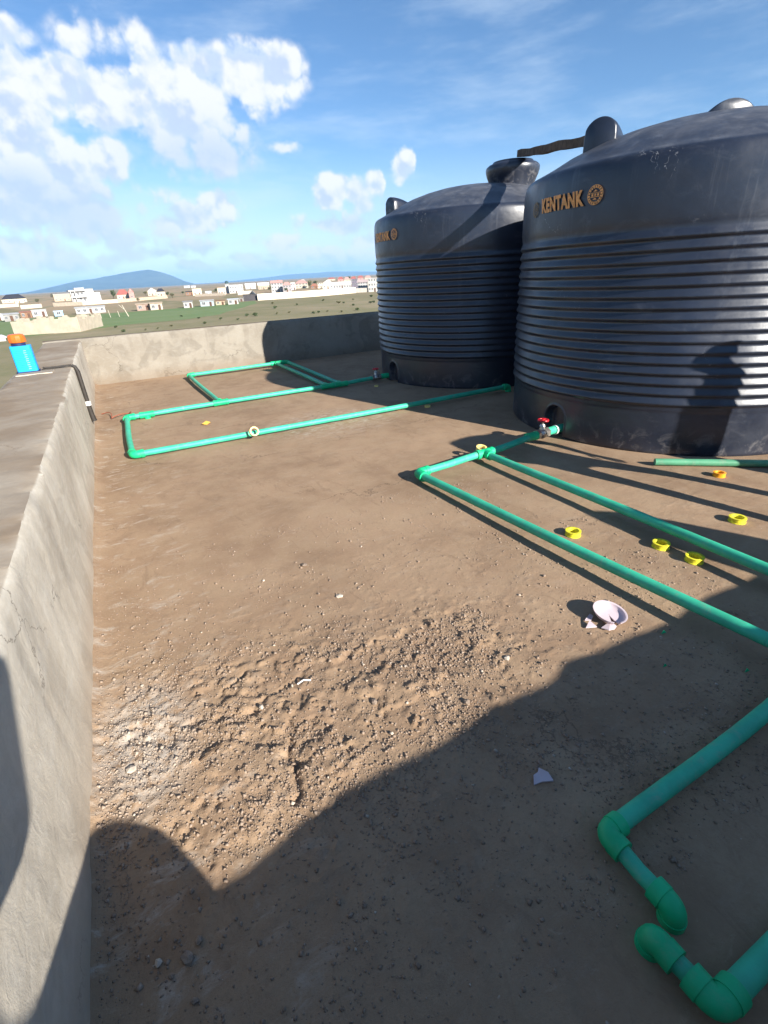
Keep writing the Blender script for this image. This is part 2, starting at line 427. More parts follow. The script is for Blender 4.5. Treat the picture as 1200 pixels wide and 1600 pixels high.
def mat_tank():
    m, t, b = new_mat('black polyethylene')
    L = m.node_tree.links
    tcx = t.n('ShaderNodeTexCoord'); P = tcx.outputs['Object']
    geo = t.n('ShaderNodeNewGeometry')
    sp = t.n('ShaderNodeSeparateXYZ'); L.new(P, sp.inputs[0])
    sn = t.n('ShaderNodeSeparateXYZ'); L.new(geo.outputs['Normal'], sn.inputs[0])
    base = t.mix(t.ss(t.noise(P, 1.6, 4, .6), .3, .7), (.009, .013, .026), (.017, .023, .040))
    # dust settled on the dome, and grey scuffs
    dust_n = t.ss(t.noise(P, 3.5, 7, .7, .6), .38, .70)
    upd = t.ss(sn.outputs[2], .80, .97)
    c = t.mix(t.m('MULTIPLY', t.m('MULTIPLY', upd, t.m('MULTIPLY_ADD', dust_n, .75, .25)), .36), base, (.30, .30, .31))
    streak = t.ss(t.noise(t.vm('MULTIPLY', P, (9, 9, .5)).outputs[0], 1.0, 5, .7), .56, .72)
    c = t.mix(t.m('MULTIPLY', t.m('MULTIPLY', streak, t.ss(sp.outputs[2], .6, 2.3)), .17), c, (.25, .26, .28))
    cloudy = t.m('MULTIPLY', t.ss(t.noise(t.vm('MULTIPLY', P, (1, 1, 1.8)).outputs[0], 2.6, 7, .72, 1.0), .52, .78), .16)
    c = t.mix(cloudy, c, (.22, .23, .25))
    foot = t.m('MULTIPLY', t.ss(sp.outputs[2], .30, .02), t.ss(t.noise(P, 7, 6, .7, .8), .50, .66))
    c = t.mix(t.m('MULTIPLY', foot, .38), c, (.27, .25, .24))
    scr = t.n('ShaderNodeTexVoronoi', feature='DISTANCE_TO_EDGE'); scr.inputs['Scale'].default_value = 3.4
    L.new(t.vm('ADD', P, t.vm('SCALE', t.noise(P, 5, 3, .5, 0, True), sc=.7).outputs[0]).outputs[0], scr.inputs['Vector'])
    sm = t.m('MULTIPLY', t.ss(scr.outputs['Distance'], .012, .0), t.ss(t.noise(P, 1.9, 2, .5), .56, .68))
    sm = t.m('MULTIPLY', sm, t.ss(t.noise(P, 40, 2, .5), .45, .55))
    c = t.mix(t.m('MULTIPLY', sm, .6), c, (.42, .42, .42))
    L.new(c, b.inputs['Base Color'])
    r = t.m('MULTIPLY_ADD', t.ss(t.noise(P, 4, 5, .65), .3, .7), .14, .30)
    r = t.m('ADD', r, t.m('MULTIPLY', upd, .12))
    L.new(r, b.inputs['Roughness'])
    b.inputs['Specular IOR Level'].default_value = .75
    bp = t.n('ShaderNodeBump'); bp.inputs['Strength'].default_value = .18; bp.inputs['Distance'].default_value = .01
    L.new(t.noise(P, 9, 5, .55), bp.inputs['Height']); L.new(bp.outputs[0], b.inputs['Normal'])
    return m

def mat_pipe(name, col, dust=.25):
    m, t, b = new_mat(name)
    L = m.node_tree.links
    P = t.n('ShaderNodeNewGeometry').outputs['Position']
    f = t.ss(t.noise(P, 6, 5, .65), .3, .7)
    c = t.mix(f, tuple(x * .85 for x in col), tuple(x * 1.12 for x in col))
    d = t.m('MULTIPLY', t.ss(t.noise(P, 16, 6, .72, .5), .50, .72), dust)
    c = t.mix(d, c, (.30, .30, .24))
    L.new(c, b.inputs['Base Color'])
    b.inputs['Roughness'].default_value = .48; b.inputs['Specular IOR Level'].default_value = .35
    return m

M = {}
M['floor'] = mat_floor(); M['plaster'] = mat_plaster(1.13); M['plaster_far_dimmed'] = mat_plaster(.54, 'stained plaster', .55); M['tank'] = mat_tank()  # plaster tones set apart to offset the sun's angle; far copy also stained
M['pipe'] = mat_pipe('green pipe', (.045, .47, .285), .36)
M['pipe_old'] = mat_pipe('dull green pipe', (.085, .30, .17), .4)
M['fit'] = mat_pipe('green fitting', (.010, .48, .200), .14)
M['orange_print'] = simple('orange print', (.72, .33, .11), .6, .25, 22)
M['print_worn'] = simple('worn print', (.20, .14, .075), .7, .6, 30)
M['yellow'] = simple('yellow plastic', (.70, .64, .04), .55, .22, 55, spec=.3)
M['orange'] = simple('orange plastic', (.85, .36, .02), .4, .06, 20, spec=.4)
M['pale_yellow'] = simple('pale yellow plastic', (.78, .62, .22), .45, .08, 20)
M['cardboard_yellow'] = simple('ochre scrap', (.62, .36, .06), .7, .15, 20)
M['red'] = simple('red enamel', (.55, .015, .025), .4, .1, 20, spec=.5)
M['nickel'] = simple('dull nickel', (.50, .47, .43), .35, .2, 30, metal=.85)
M['blue'] = simple('sky blue plastic', (.012, .36, .78), .42, .06, 10, spec=.4)
M['blue_light'] = simple('pale blue print', (.28, .66, .90), .5, .05, 10)
M['navy'] = simple('dark blue rubber', (.02, .03, .10), .5, .1, 10)
M['cap_orange'] = simple('amber plastic', (.62, .14, .02), .28, .2, 9, spec=.5)
M['cable'] = simple('black cable', (.035, .030, .026), .6, .2, 20)
M['white_plastic'] = simple('white plastic', (.78, .77, .75), .45, .05, 12)
M['pink_plastic'] = simple('pale lilac plastic', (.54, .45, .475), .4, .06, 12, spec=.4)
M['timber'] = simple('weathered timber', (.105, .070, .046), .85, .35, 14, .5, 40)
M['stone'] = simple('mortar clod', (.30, .23, .175), .95, .22, 40, .5, 120)
M['stone_pale'] = simple('pale chip', (.50, .43, .35), .9, .15, 40)
M['copper'] = simple('reddish wire', (.30, .09, .05), .6, .2, 30)

# ------------------------------------------------------------------ roof floor
WALL_X = -0.45; FAR_Y = 10.68; REAR_Y = -0.66; RIGHT_X = 8.6
def rough_mask(x, y):
    a = np.exp(-(((x - .18) / .62) ** 2 + ((y - 1.50) / .46) ** 2) ** 1.5)
    b = np.exp(-(((x - .95) / .42) ** 2 + ((y - 1.45) / .36) ** 2) ** 1.5)
    c = .55 * np.exp(-(((x + .25) / .25) ** 2 + ((y - 1.6) / .42) ** 2))
    d = .30 * np.exp(-(((x - .9) / 1.0) ** 2 + ((y - .8) / .7) ** 2))
    return np.clip(a + b + c + d, 0, 1)
GOUGES = [((455, 1160), (462, 1200), .016, .012), ((462, 1200), (456, 1262), .018, .011), ((352, 1085), (385, 1050), .014, .010), ((430, 1080), (480, 1045), .008, .008), ((395, 1110), (420, 1090), .011, .009),
          ((590, 1085), (605, 1118), .009, .009), ((512, 1010), (560, 1032), .006, .008), ((640, 1050), (690, 1090), .006, .009), ((300, 1290), (340, 1215), .005, .008), ((545, 1180), (600, 1150), .006, .008)]
def floor_h(x, y):
    h = .006 * fbm(x, y, .9, 3, 3) + .004 * fbm(x, y, 6, 3, 9)
    rm = rough_mask(x, y)
    n1 = fbm(x, y, 9, 5, 21, .6); n2 = fbm(x, y, 28, 4, 33, .65); n3 = fbm(x * .8 + .3 * y, y, 5.0, 4, 41, .55)
    plates = sstep(n3 + .30 * n2, -.03, .015)
    crumb = np.maximum(0, n2 + .35 * n1)
    h = h + rm * (.012 * n1 + .022 * crumb + .009 * plates - .004)
    h = h + .0035 * np.maximum(0, n2 - .05) * (.6 + 2.0 * sstep(3.2 - y, 0, 1.4))
    for (a, b, dep, wd) in GOUGES:
        A = on_z(*a); B = on_z(*b); ab = B[:2] - A[:2]; L2 = ab @ ab
        px = x + .075 * fbm(x, y, 16, 4, 77, .6); py = y + .075 * fbm(x, y, 16, 4, 78, .6)
        t = np.clip(((px - A[0]) * ab[0] + (py - A[1]) * ab[1]) / L2, 0, 1)
        d = np.hypot(px - A[0] - t * ab[0], py - A[1] - t * ab[1])
        h = h - dep * np.exp(-(d / wd) ** 2)
    # mortar fillet swept against the foot of the left wall
    h = h + .045 * np.exp(-np.maximum(0, x - WALL_X) / .035)
    return h

def build_floor():
    xs = np.concatenate([np.arange(-.47, 1.75, .0095), np.arange(1.75, 3.6, .018), np.arange(3.6, RIGHT_X + .01, .12)])
    ys = np.concatenate([np.arange(-.70, .5, .025), np.arange(.5, 2.6, .0095), np.arange(2.6, 5.0, .025), np.arange(5.0, FAR_Y + .03, .09)])
    X, Y = np.meshgrid(xs, ys)
    Z = floor_h(X, Y)
    Z[np.hypot(X - 5.41, Y - 3.56) < 1.75] *= .3
    nx, ny = len(xs), len(ys)
    me = bpy.data.meshes.new('roof_floor')
    co = np.stack([X.ravel(), Y.ravel(), Z.ravel()], 1).astype(np.float32)
    i = np.arange((ny - 1) * (nx - 1)); r = i // (nx - 1); c = i % (nx - 1); a = r * nx + c
    fa = np.stack([a, a + 1, a + nx + 1, a + nx], 1).astype(np.int32)
    me.vertices.add(len(co)); me.vertices.foreach_set('co', co.ravel())
    me.loops.add(fa.size); me.loops.foreach_set('vertex_index', fa.ravel())
    me.polygons.add(len(fa)); me.polygons.foreach_set('loop_start', np.arange(len(fa), dtype=np.int32) * 4)
    me.polygons.foreach_set('use_smooth', np.ones(len(fa), dtype=bool))
    me.update(calc_edges=True); me.validate()
    me.materials.append(M['floor'])
    o = bpy.data.objects.new('roof_floor', me); COL.objects.link(o)
    o['kind'] = 'structure'
build_floor()
fh = lambda x, y: float(floor_h(np.array([x], float), np.array([y], float))[0])

# ------------------------------------------------------------------ parapet walls (they are the top of the house walls)
def swept_wall(name, prof, p0, p1, label, seed, amp=.006, step=.05, hfun=None, mat='plaster'):
    """prof: (offset to the inner side, height) points, swept from p0 to p1."""
    p0 = np.array(p0, float); p1 = np.array(p1, float); L = np.linalg.norm(p1 - p0); t = (p1 - p0) / L
    inn = np.array([t[1], -t[0]])                                     # to the right of travel = inner side
    n = max(2, int(L / step)); S = np.linspace(0, L, n + 1)
    vs = []; fs = []; k = len(prof)
    for j, (o, z) in enumerate(prof):
        near_top = 1.0 if z > .2 else .6
        w1 = fbm(S, np.full_like(S, j * .55 + seed), 1.6, 4, seed) * amp * 2 * near_top
        w2 = fbm(S, np.full_like(S, j * .9 + seed + 5), 7.0, 4, seed + 4) * amp * 1.6 * near_top
        dz = (hfun(S) if hfun else 0) * (1 if z > .5 else 0)
        zz = z + (w2 * .8 if z > .5 else 0) + dz
        for q in range(n + 1):
            P = p0 + t * S[q] + inn * (o + (w1 + w2)[q] * (1 if z > -1 else 0))
            vs.append((P[0], P[1], (zz[q] if isinstance(zz, np.ndarray) else zz)))
    m = n + 1
    for j in range(k - 1):
        for q in range(n): fs.append((j * m + q, j * m + q + 1, (j + 1) * m + q + 1, (j + 1) * m + q))
    fs.append(tuple(j * m for j in range(k))[::-1]); fs.append(tuple(j * m + n for j in range(k)))
    mb = MB(); mb.add(vs, fs)
    o = mb.build(name, M[mat], None, True, 50)
    return tag(o, label, 'wall')
GZ = -8.0
def prof(th, h):
    p = [(.012, -.15), (.008, .06), (.0, .2), (-.004, .4), (-.006, h - .16), (-.008, h - .06), (-.014, h - .022), (-.032, h - .004)]
    p += [(-.032 - (th - .06) * f, h) for f in (.15, .35, .55, .75, .9)]
    p += [(-th + .02, h - .006), (-th, h - .03), (-th, h - .3), (-th, 0), (-th, GZ)]
    return p
swept_wall('roof_wall', prof(.60, .80), (WALL_X, -1.3), (WALL_X, FAR_Y + .0), 'broad cement-plastered roof wall along the left with a blue box on it', 3, .011, .03)
swept_wall('roof_wall', prof(.22, .825), (WALL_X - .60, FAR_Y), (RIGHT_X + .2, FAR_Y), 'thin stained plaster wall at the far end of the roof', 17, .006, .06, None, 'plaster_far_dimmed')
def rear_bump(S):
    x = RIGHT_X + .2 - S
    return -.045 * np.exp(-((x - .2) / .6) ** 2) + .03 * np.exp(-((x - 2.0) / .12) ** 2) + .006 * np.sin(x * 9)
rear = swept_wall('roof_wall', prof(.30, .815), (RIGHT_X + .2, REAR_Y), (WALL_X - .02, REAR_Y), 'plastered roof wall behind the viewer, its shadow lying across the floor', 29, .006, .05, rear_bump)
pts = [(3.40, .80), (3.92, .80), (3.88, .93), (3.75, 1.22), (3.64, 1.28), (3.56, 1.31), (3.51, 1.27), (3.46, 1.10)]
mb = MB(); nn = len(pts); vs = [(x, REAR_Y - .20, z) for x, z in pts] + [(x, REAR_Y - .06, z) for x, z in pts]
mb.add(vs, [tuple(range(nn)), tuple(range(nn, 2 * nn))[::-1]] + [((i + 1) % nn, i, nn + i, nn + (i + 1) % nn) for i in range(nn)])
mb.build('shadow_stub', M['plaster'], rear)  # added unseen shape on the rear wall, outlined to cast a floor shadow
swept_wall('roof_wall', prof(.22, .815), (RIGHT_X, FAR_Y - .01), (RIGHT_X, REAR_Y + .01), 'plastered roof wall beyond the two black tanks', 41, .006, .1)

# ------------------------------------------------------------------ water tanks
TR = 1.62
NEAR = Vector((5.41, 3.56, .004)); FAR = Vector((5.53, 7.16, .004))
RIB0, PITCH, NRIB = .425, .0862, 16
def tank_profile():
    p = [(1.575, -.03), (1.595, .0)]
    z = .012
    while z < .385: p.append((1.600, z)); z += .013
    p += [(1.602, .39), (1.606, .405)]
    top = RIB0 + PITCH * NRIB
    for k in range(NRIB):
        for j, (f, rr) in enumerate(((.0, 0), (.08, .003), (.17, .011), (.26, .0185), (.34, .0205), (.42, .0195), (.62, .0125), (.84, .0045))):
            p.append((1.603 + rr, RIB0 + PITCH * (k + f)))
    p += [(1.604, top), (1.610, top + .03), (1.615, top + .08), (1.617, top + .2), (1.617, top + .35), (1.614, top + .42), (1.609, top + .465)]
    p += [(1.602, 2.295), (1.590, 2.318), (1.568, 2.336), (1.535, 2.350), (1.48, 2.374), (1.40, 2.412), (1.25, 2.490), (1.05, 2.570), (.85, 2.630), (.65, 2.675), (.48, 2.702), (.32, 2.720), (.15, 2.730), (.0, 2.732)]
    return p
PROF = tank_profile()
SHO = RIB0 + PITCH * NRIB + .56
def dome_z(r):
    rr = [q[0] for q in PROF[::-1]][:14]; zz = [q[1] for q in PROF[::-1]][:14]
    return float(np.interp(r, rr, zz))
def tank_mesh():
    angs = []; a = 0.0
    while a < 360 - 1e-6:
        angs.append(a); a += .25 if 172 <= a < 188 else 1.0
    angs = np.radians(angs); n = len(angs)
    R = np.array([q[0] for q in PROF]); Z = np.array([q[1] for q in PROF])
    A, _ = np.meshgrid(angs, R); RR = np.repeat(R[:, None], n, 1); ZZ = np.repeat(Z[:, None], n, 1)
    s = (A - math.pi) * 1.6
    # arched pocket for the outlet
    hw = .122
    d = np.where(ZZ < .182, np.abs(s), np.hypot(s, ZZ - .182)) - hw
    low = ZZ < .40
    RR = RR - np.where(low, .085 * sstep(-d, -.004, .014), 0) + np.where(low, .010 * np.exp(-((d - .012) / .009) ** 2), 0)
    # slightly out of round, as moulded plastic is
    RR = RR + .006 * np.sin(A * 3 + 1.0) * sstep(ZZ, .2, 1.2) * (RR > 1.4) + .004 * fbm(A * 3, ZZ * 2, 1.0, 3, 5) * (RR > 1.5)
    vs = np.stack([RR * np.cos(A), RR * np.sin(A), ZZ], 2).reshape(-1, 3)
    i = np.arange((len(R) - 1) * n); r = i // n; c = i % n; c2 = (c + 1) % n
    fs = np.stack([r * n + c, r * n + c2, (r + 1) * n + c2, (r + 1) * n + c], 1)
    return mesh_data('tank_body', vs.tolist(), fs.tolist(), M['tank'], True)

def bend_to_tank(me, ang0, z0, rad):
    """flat lettering in x (along the wall) and y (up) -> onto the tank's wall"""
    for v in me.vertices:
        x, y, zz = v.co
        q = ang0 + x / rad
        v.co = ((rad + zz) * math.cos(q), (rad + zz) * math.sin(q), z0 + y)

def text_mesh(body, h, width, shear=.18, bold=.02):
    cu = bpy.data.curves.new('lettering', 'FONT'); cu.body = body; cu.align_x = 'CENTER'; cu.align_y = 'CENTER'
    cu.size = 1; cu.offset = bold; cu.space_character = 1.12; cu.extrude = .004; cu.shear = 0; cu.resolution_u = 3
    o = bpy.data.objects.new('lettering', cu); COL.objects.link(o)
    dg = bpy.context.evaluated_depsgraph_get()
    me = bpy.data.meshes.new_from_object(o.evaluated_get(dg))
    bpy.data.objects.remove(o); bpy.data.curves.remove(cu)
    co = np.array([v.co[:] for v in me.vertices])
    x0, x1, y0, y1 = co[:, 0].min(), co[:, 0].max(), co[:, 1].min(), co[:, 1].max()
    for v in me.vertices:
        yy = ((v.co.y - y0) / (y1 - y0) - .5) * h
        xx = ((v.co.x - x0) / (x1 - x0) - .5) * width + shear * yy
        v.co = (xx, yy, v.co.z * .3 + .0035)
    bm = bmesh.new(); bm.from_mesh(me)
    bmesh.ops.subdivide_edges(bm, edges=[e for e in bm.edges if e.calc_length() > .05], cuts=2)
    bm.to_mesh(me); bm.free()
    return me

def badge_mesh(r):
    """round stamp: broken outer ring, lettered bar, dark middle"""
    mb = MB()
    def arc(r0, r1, a0, a1, n):
        vs = []; fs = []
        for k in range(n + 1):
            q = a0 + (a1 - a0) * k / n
            vs += [(r0 * math.cos(q), r0 * math.sin(q), .0045), (r1 * math.cos(q), r1 * math.sin(q), .0045)]
        for k in range(n): fs.append((2 * k, 2 * k + 1, 2 * k + 3, 2 * k + 2))
        mb.add(vs, fs)
    for k in range(18):
        a0 = 2 * math.pi * k / 18
        arc(r * .70, r * (.95 + .04 * (k % 2)), a0, a0 + 2 * math.pi / 18 * .72, 3)
    arc(r * .99, r * 1.06, 0, 2 * math.pi, 40)
    mb.add([(-.62 * r, -.24 * r, .0045), (.62 * r, -.24 * r, .0045), (.62 * r, -.18 * r, .0045), (-.62 * r, -.18 * r, .0045)], [(0, 1, 2, 3)])
    mb.add([(-.62 * r, .18 * r, .0045), (.62 * r, .18 * r, .0045), (.62 * r, .24 * r, .0045), (-.62 * r, .24 * r, .0045)], [(0, 1, 2, 3)])
    for x0 in (-.5, -.12, .28):
        mb.add([((x0) * r, -.13 * r, .0045), ((x0 + .26) * r, -.13 * r, .0045), ((x0 + .26) * r, .13 * r, .0045), (x0 * r, .13 * r, .0045)], [(0, 1, 2, 3)])
    mb.add([(-.3 * r, -.5 * r, .0045), (.3 * r, -.5 * r, .0045), (0, -.3 * r, .0045)], [(0, 1, 2)])
    mb.add([(-.3 * r, .34 * r, .0045), (.3 * r, .34 * r, .0045), (0, .56 * r, .0045)], [(0, 1, 2)])
    return mesh_data('badge', mb.v, mb.f, M['orange_print'])

def lug_mesh(ang, r_at, face, length, half, h):
    """rounded lifting lug on the dome: an upright round-topped face that looks along 'face', and a half-round back that sinks into the dome"""
    vs = []; fs = []; n = 18; rows = 9
    px_, py_ = r_at * math.cos(ang), r_at * math.sin(ang); fx, fy_ = math.cos(face), math.sin(face)
    z0 = dome_z(min(r_at, 1.5))
    for i in range(rows + 2):
        f = max(0.0, (i - 1) / rows); sh = (.90 if i == 0 else .98 if i == 1 else 1.0)
        hh = h * (1 - .92 * f ** 2.0) * sh; ww = half * (1 - .18 * f) * sh
        back = -.012 if i == 0 else length * f
        cx, cy = px_ - fx * back, py_ - fy_ * back
        for k in range(n + 1):
            q = math.pi * k / n; y = ww * math.cos(q)
            z = z0 - .16 if k in (0, n) else z0 + (hh - ww * .9) * min(1, math.sin(q) * 3) + ww * .9 * math.sin(q)
            vs.append((cx - y * fy_, cy + y * fx, z))
    m = n + 1; R_ = rows + 2
    for i in range(R_ - 1):
        for k in range(n): fs.append((i * m + k, i * m + k + 1, (i + 1) * m + k + 1, (i + 1) * m + k))
    fs.append(tuple(range(m))[::-1]); fs.append(tuple(range((R_ - 1) * m, R_ * m)))
    me = mesh_data('lug', vs, fs, M['tank'], True); me.set_sharp_from_angle(angle=math.radians(50))
    return me
def lid_mesh(r):
    mb = MB()
    mb.lathe([(r * .80, -.12), (r * .84, .0), (r * .93, .08), (r * 1.0, .14), (r * 1.04, .19), (r * 1.045, .225), (r * 1.02, .25), (r * .93, .275), (r * .80, .292), (r * .77, .312), (r * .55, .322), (r * .2, .327), (.001, .328)], (0, 0, 0), 64)
    me = mesh_data('lid', mb.v, mb.f, M['tank'], True); me.set_sharp_from_angle(angle=math.radians(45))
    return me

TANK_ME = tank_mesh(); BADGE = badge_mesh(.068); bend_to_tank(BADGE, math.radians(187.0), 2.092, 1.622)
LET = text_mesh('KENTANK', .118, .545, -.18, .048); LET.materials.clear(); LET.materials.append(M['orange_print'])
for v in LET.vertices: v.co.x = v.co.x
bend_to_tank(LET, math.radians(173.5), 2.085, 1.622)
BADGE2 = badge_mesh(.06); BADGE2.materials.clear(); BADGE2.materials.append(M['print_worn']); bend_to_tank(BADGE2, math.radians(159.6), 2.07, 1.622)
LUG_A = lug_mesh(math.radians(163), 1.10, math.radians(205), .62, .145, .215)
LUG_AF = lug_mesh(math.radians(152), 1.35, math.radians(190), .60, .115, .215)
LUG_B = lug_mesh(math.radians(336), 1.10, math.radians(336), .42, .115, .25)
LUG_C = lug_mesh(math.radians(226), .66, math.radians(232), .6, .21, .07)
LUG_D = lug_mesh(math.radians(66), 1.10, math.radians(66), .42, .115, .25)
LID = lid_mesh(.375)
def child(name, me, parent, loc=(0, 0, 0)):
    o = bpy.data.objects.new(name, me); o.parent = parent; o.location = loc; COL.objects.link(o); return o
def make_tank(loc, label, lid_off, lid_drop, lugs):
    t = empty('water_tank', loc, label, 'tank', 'black water tanks on the roof')
    body = child('tank_body', TANK_ME, t)
    for me in lugs: child('lug', me, body)
    child('lettering', LET, body); child('emblem', BADGE, body); child('emblem', BADGE2, body)
    rr = math.hypot(*lid_off)
    child('lid', LID, t, (lid_off[0], lid_off[1], dome_z(rr) - .02 - lid_drop))
    return t
make_tank(NEAR, 'larger-looking black ribbed plastic water tank in front, cut by the right edge, orange KENTANK print', (.86, -.42), .0, (LUG_A, LUG_B, LUG_D, LUG_C))
make_tank(FAR, 'black ribbed plastic water tank standing behind the other by the far wall', (.37, -.34), .0, (LUG_AF, LUG_B, LUG_D))

# timber that bridges the two tank tops
A = np.array([5.90, 6.66, 3.06]); B = np.array([4.60, 3.98, 2.655])
dv = Vector(B - A); mid = Vector((A + B) / 2)
R = dv.to_track_quat('X', 'Z').to_matrix()
mb = MB(); n = 14; vs = []; fs = []
for i in range(n + 1):
    f = i / n - .5; o = R @ Vector((f * dv.length, .006 * math.sin(i * 1.3), .005 * math.sin(i * .9 + 1)))
    hw, hh = .055 + .006 * math.sin(i * 2.1), .042 + .005 * math.sin(i * 1.7)
    for (sy, sz) in ((-1, -1), (1, -1), (1, 1), (-1, 1)): vs.append(mid + o + R @ Vector((0, sy * hw, sz * hh)))
for i in range(n):
    for k in range(4): fs.append((i * 4 + k, i * 4 + (k + 1) % 4, (i + 1) * 4 + (k + 1) % 4, (i + 1) * 4 + k))
fs += [(3, 2, 1, 0), (n * 4, n * 4 + 1, n * 4 + 2, n * 4 + 3)]
mb.add(vs, fs)
tag(mb.build('timber_beam', M['timber']), 'rough brown timber laid across from one tank lid to the other tank', 'timber')

# ------------------------------------------------------------------ pipework
PR, FR = .0315, .041
def pipe(parent, a, b, sag=0.0, r=PR, name='pipe', mat='pipe'):
    a = Vector(a); b = Vector(b); L = (b - a).length; n = max(2, int(L / .12))
    side = Vector((b - a)).normalized().cross(Vector((0, 0, 1)))
    ph = rnd.random() * 6
    pts = [a.lerp(b, i / n) + side * (.010 * math.sin(math.pi * i / n) * math.sin(ph + 3 * i / n)) + Vector((0, 0, -sag * 4 * (i / n) * (1 - i / n))) for i in range(n + 1)]
    return MB().tube(pts, r, 18).build(name, M[mat], parent, True)
def elbow(parent, p, d1, d2, r=FR, ln=.105, name='elbow'):
    p = Vector(p); d1 = Vector(d1).normalized(); d2 = Vector(d2).normalized()
    bend = min(.05, ln * .5); mb = MB()
    path = [p + d1 * ln, p + d1 * bend]
    for k in range(1, 7):
        t = k / 7; path.append((1 - t) ** 2 * (p + d1 * bend) + 2 * t * (1 - t) * p + t * t * (p + d2 * bend))
    path += [p + d2 * bend, p + d2 * ln]
    mb.tube(path, r, 20)
    for d in (d1, d2): mb.tube([p + d * (ln - .028), p + d * (ln + .006)], r * 1.075, 20)
    return mb.build(name, M['fit'], parent, True)
def tee(parent, p, ax, br, r=FR, ln=.10):
    p = Vector(p); ax = Vector(ax).normalized(); br = Vector(br).normalized(); mb = MB()
    mb.tube([p - ax * ln, p + ax * ln], r, 20); mb.tube([p, p + br * ln * 1.05], r * .985, 20)
    for d in (ax, -ax, br): mb.tube([p + d * (ln - .028), p + d * (ln + .006)], r * 1.075, 20)
    return mb.build('tee', M['fit'], parent, True)
def coupling(parent, p, ax, r=FR, ln=.075):
    p = Vector(p); ax = Vector(ax).normalized(); mb = MB()
    mb.tube([p - ax * ln, p + ax * ln], r, 20)
    for d in (ax, -ax): mb.tube([p + d * (ln - .02), p + d * (ln + .004)], r * 1.07, 20)
    return mb.build('coupling', M['fit'], parent, True)
def valve(parent, p, ax):
    """gate valve: nickel body with hex ends, bonnet, stem and a red spoked hand wheel"""
    p = Vector(p); ax = Vector(ax).normalized(); mb = MB()
    mb.tube([p - ax * .075, p - ax * .045], .052, 6); mb.tube([p + ax * .045, p + ax * .075], .052, 6)
    mb.tube([p - ax * .05, p - ax * .02, p, p + ax * .02, p + ax * .05], [.042, .05, .054, .05, .042], 16)
    up = Vector((0, 0, 1))
    mb.tube([p, p + up * .04, p + up * .07, p + up * .075, p + up * .095], [.038, .032, .026, .031, .022], 12)
    mb.tube([p + up * .09, p + up * .145], .009, 8)
    body = mb.build('valve', M['nickel'], parent, True)
    c = p + up * .135; wh = MB(); vs = []; R0 = .047
    pts = [c + Vector((R0 * math.cos(q), R0 * math.sin(q), 0)) for q in [2 * math.pi * k / 24 for k in range(25)]]
    wh.tube(pts, .010, 8)
    for k in range(4):
        q = math.pi / 2 * k + .4; wh.tube([c, c + Vector((R0 * math.cos(q), R0 * math.sin(q), 0))], .010, 8)
    wh.tube([c - up * .012, c + up * .016], .018, 10)
    wh.build('hand_wheel', M['red'], body, True)
    return body
X1, Y1, Z1 = Vector((1, 0, 0)), Vector((0, 1, 0)), Vector((0, 0, 1))

# far run: loop on the floor before the far tank
pz = .052
run = empty('pipe_run', (1.5, 6.4, 0), 'green pipe loop with ladder-like frame lying before the far tank', 'pipework')
aL, aR = (-.085, 5.47, pz), (4.80, 5.42, pz)
bL = (-.065, 7.28, pz)
pipe(run, (aL[0] + .09, aL[1], pz), (2.3, 5.455, pz)); pipe(run, (2.3, 5.455, pz), (4.72, 5.42, pz + .02))
elbow(run, aL, X1, Y1); pipe(run, (aL[0], aL[1] + .09, pz), (bL[0], bL[1] - .09, pz))
elbow(run, bL, -Y1, X1)
elbow(run, (4.83, 5.42, pz + .02), -X1, Vector((0, 0, -1)), ln=.09)
yb = 7.34
pipe(run, (bL[0] + .09, bL[1], pz), (.10, 7.285, pz)); tee(run, (.19, 7.285, pz), X1, -Z1, ln=.085)
pipe(run, (.27, 7.29, pz), (1.10, 7.33, pz)); tee(run, (1.18, 7.335, pz), X1, Y1)
pipe(run, (1.27, 7.335, pz), (2.75, yb, pz)); tee(run, (2.84, yb, pz), X1, Y1)
tee(run, (3.07, yb, pz), X1, Y1); pipe(run, (2.93, yb, pz), (2.98, yb, pz))
pipe(run, (3.16, yb, pz), (3.64, 7.36, pz + .015))
valve(run, (3.71, 7.365, pz + .02), X1)
pipe(run, (3.78, 7.37, pz + .02), (4.05, 7.37, pz + .02)); coupling(run, (3.90, 7.37, pz + .02), X1)
fy = 10.02
pipe(run, (1.17, 7.44, pz), (1.13, fy - .09, pz + .02)); elbow(run, (1.13, fy, pz + .02), -Y1, X1)
pipe(run, (1.22, fy, pz + .02), (2.74, fy + .05, pz + .03)); tee(run, (2.83, fy + .05, pz + .03), X1, -Y1)
pipe(run, (2.84, 7.44, pz), (2.83, fy - .05, pz + .03))
elbow(run, (3.06, fy + .05, pz + .03), -X1, -Y1); pipe(run, (2.93, fy + .05, pz + .03), (2.96, fy + .05, pz + .03))
pipe(run, (3.07, 7.44, pz), (3.06, fy - .04, pz + .03))

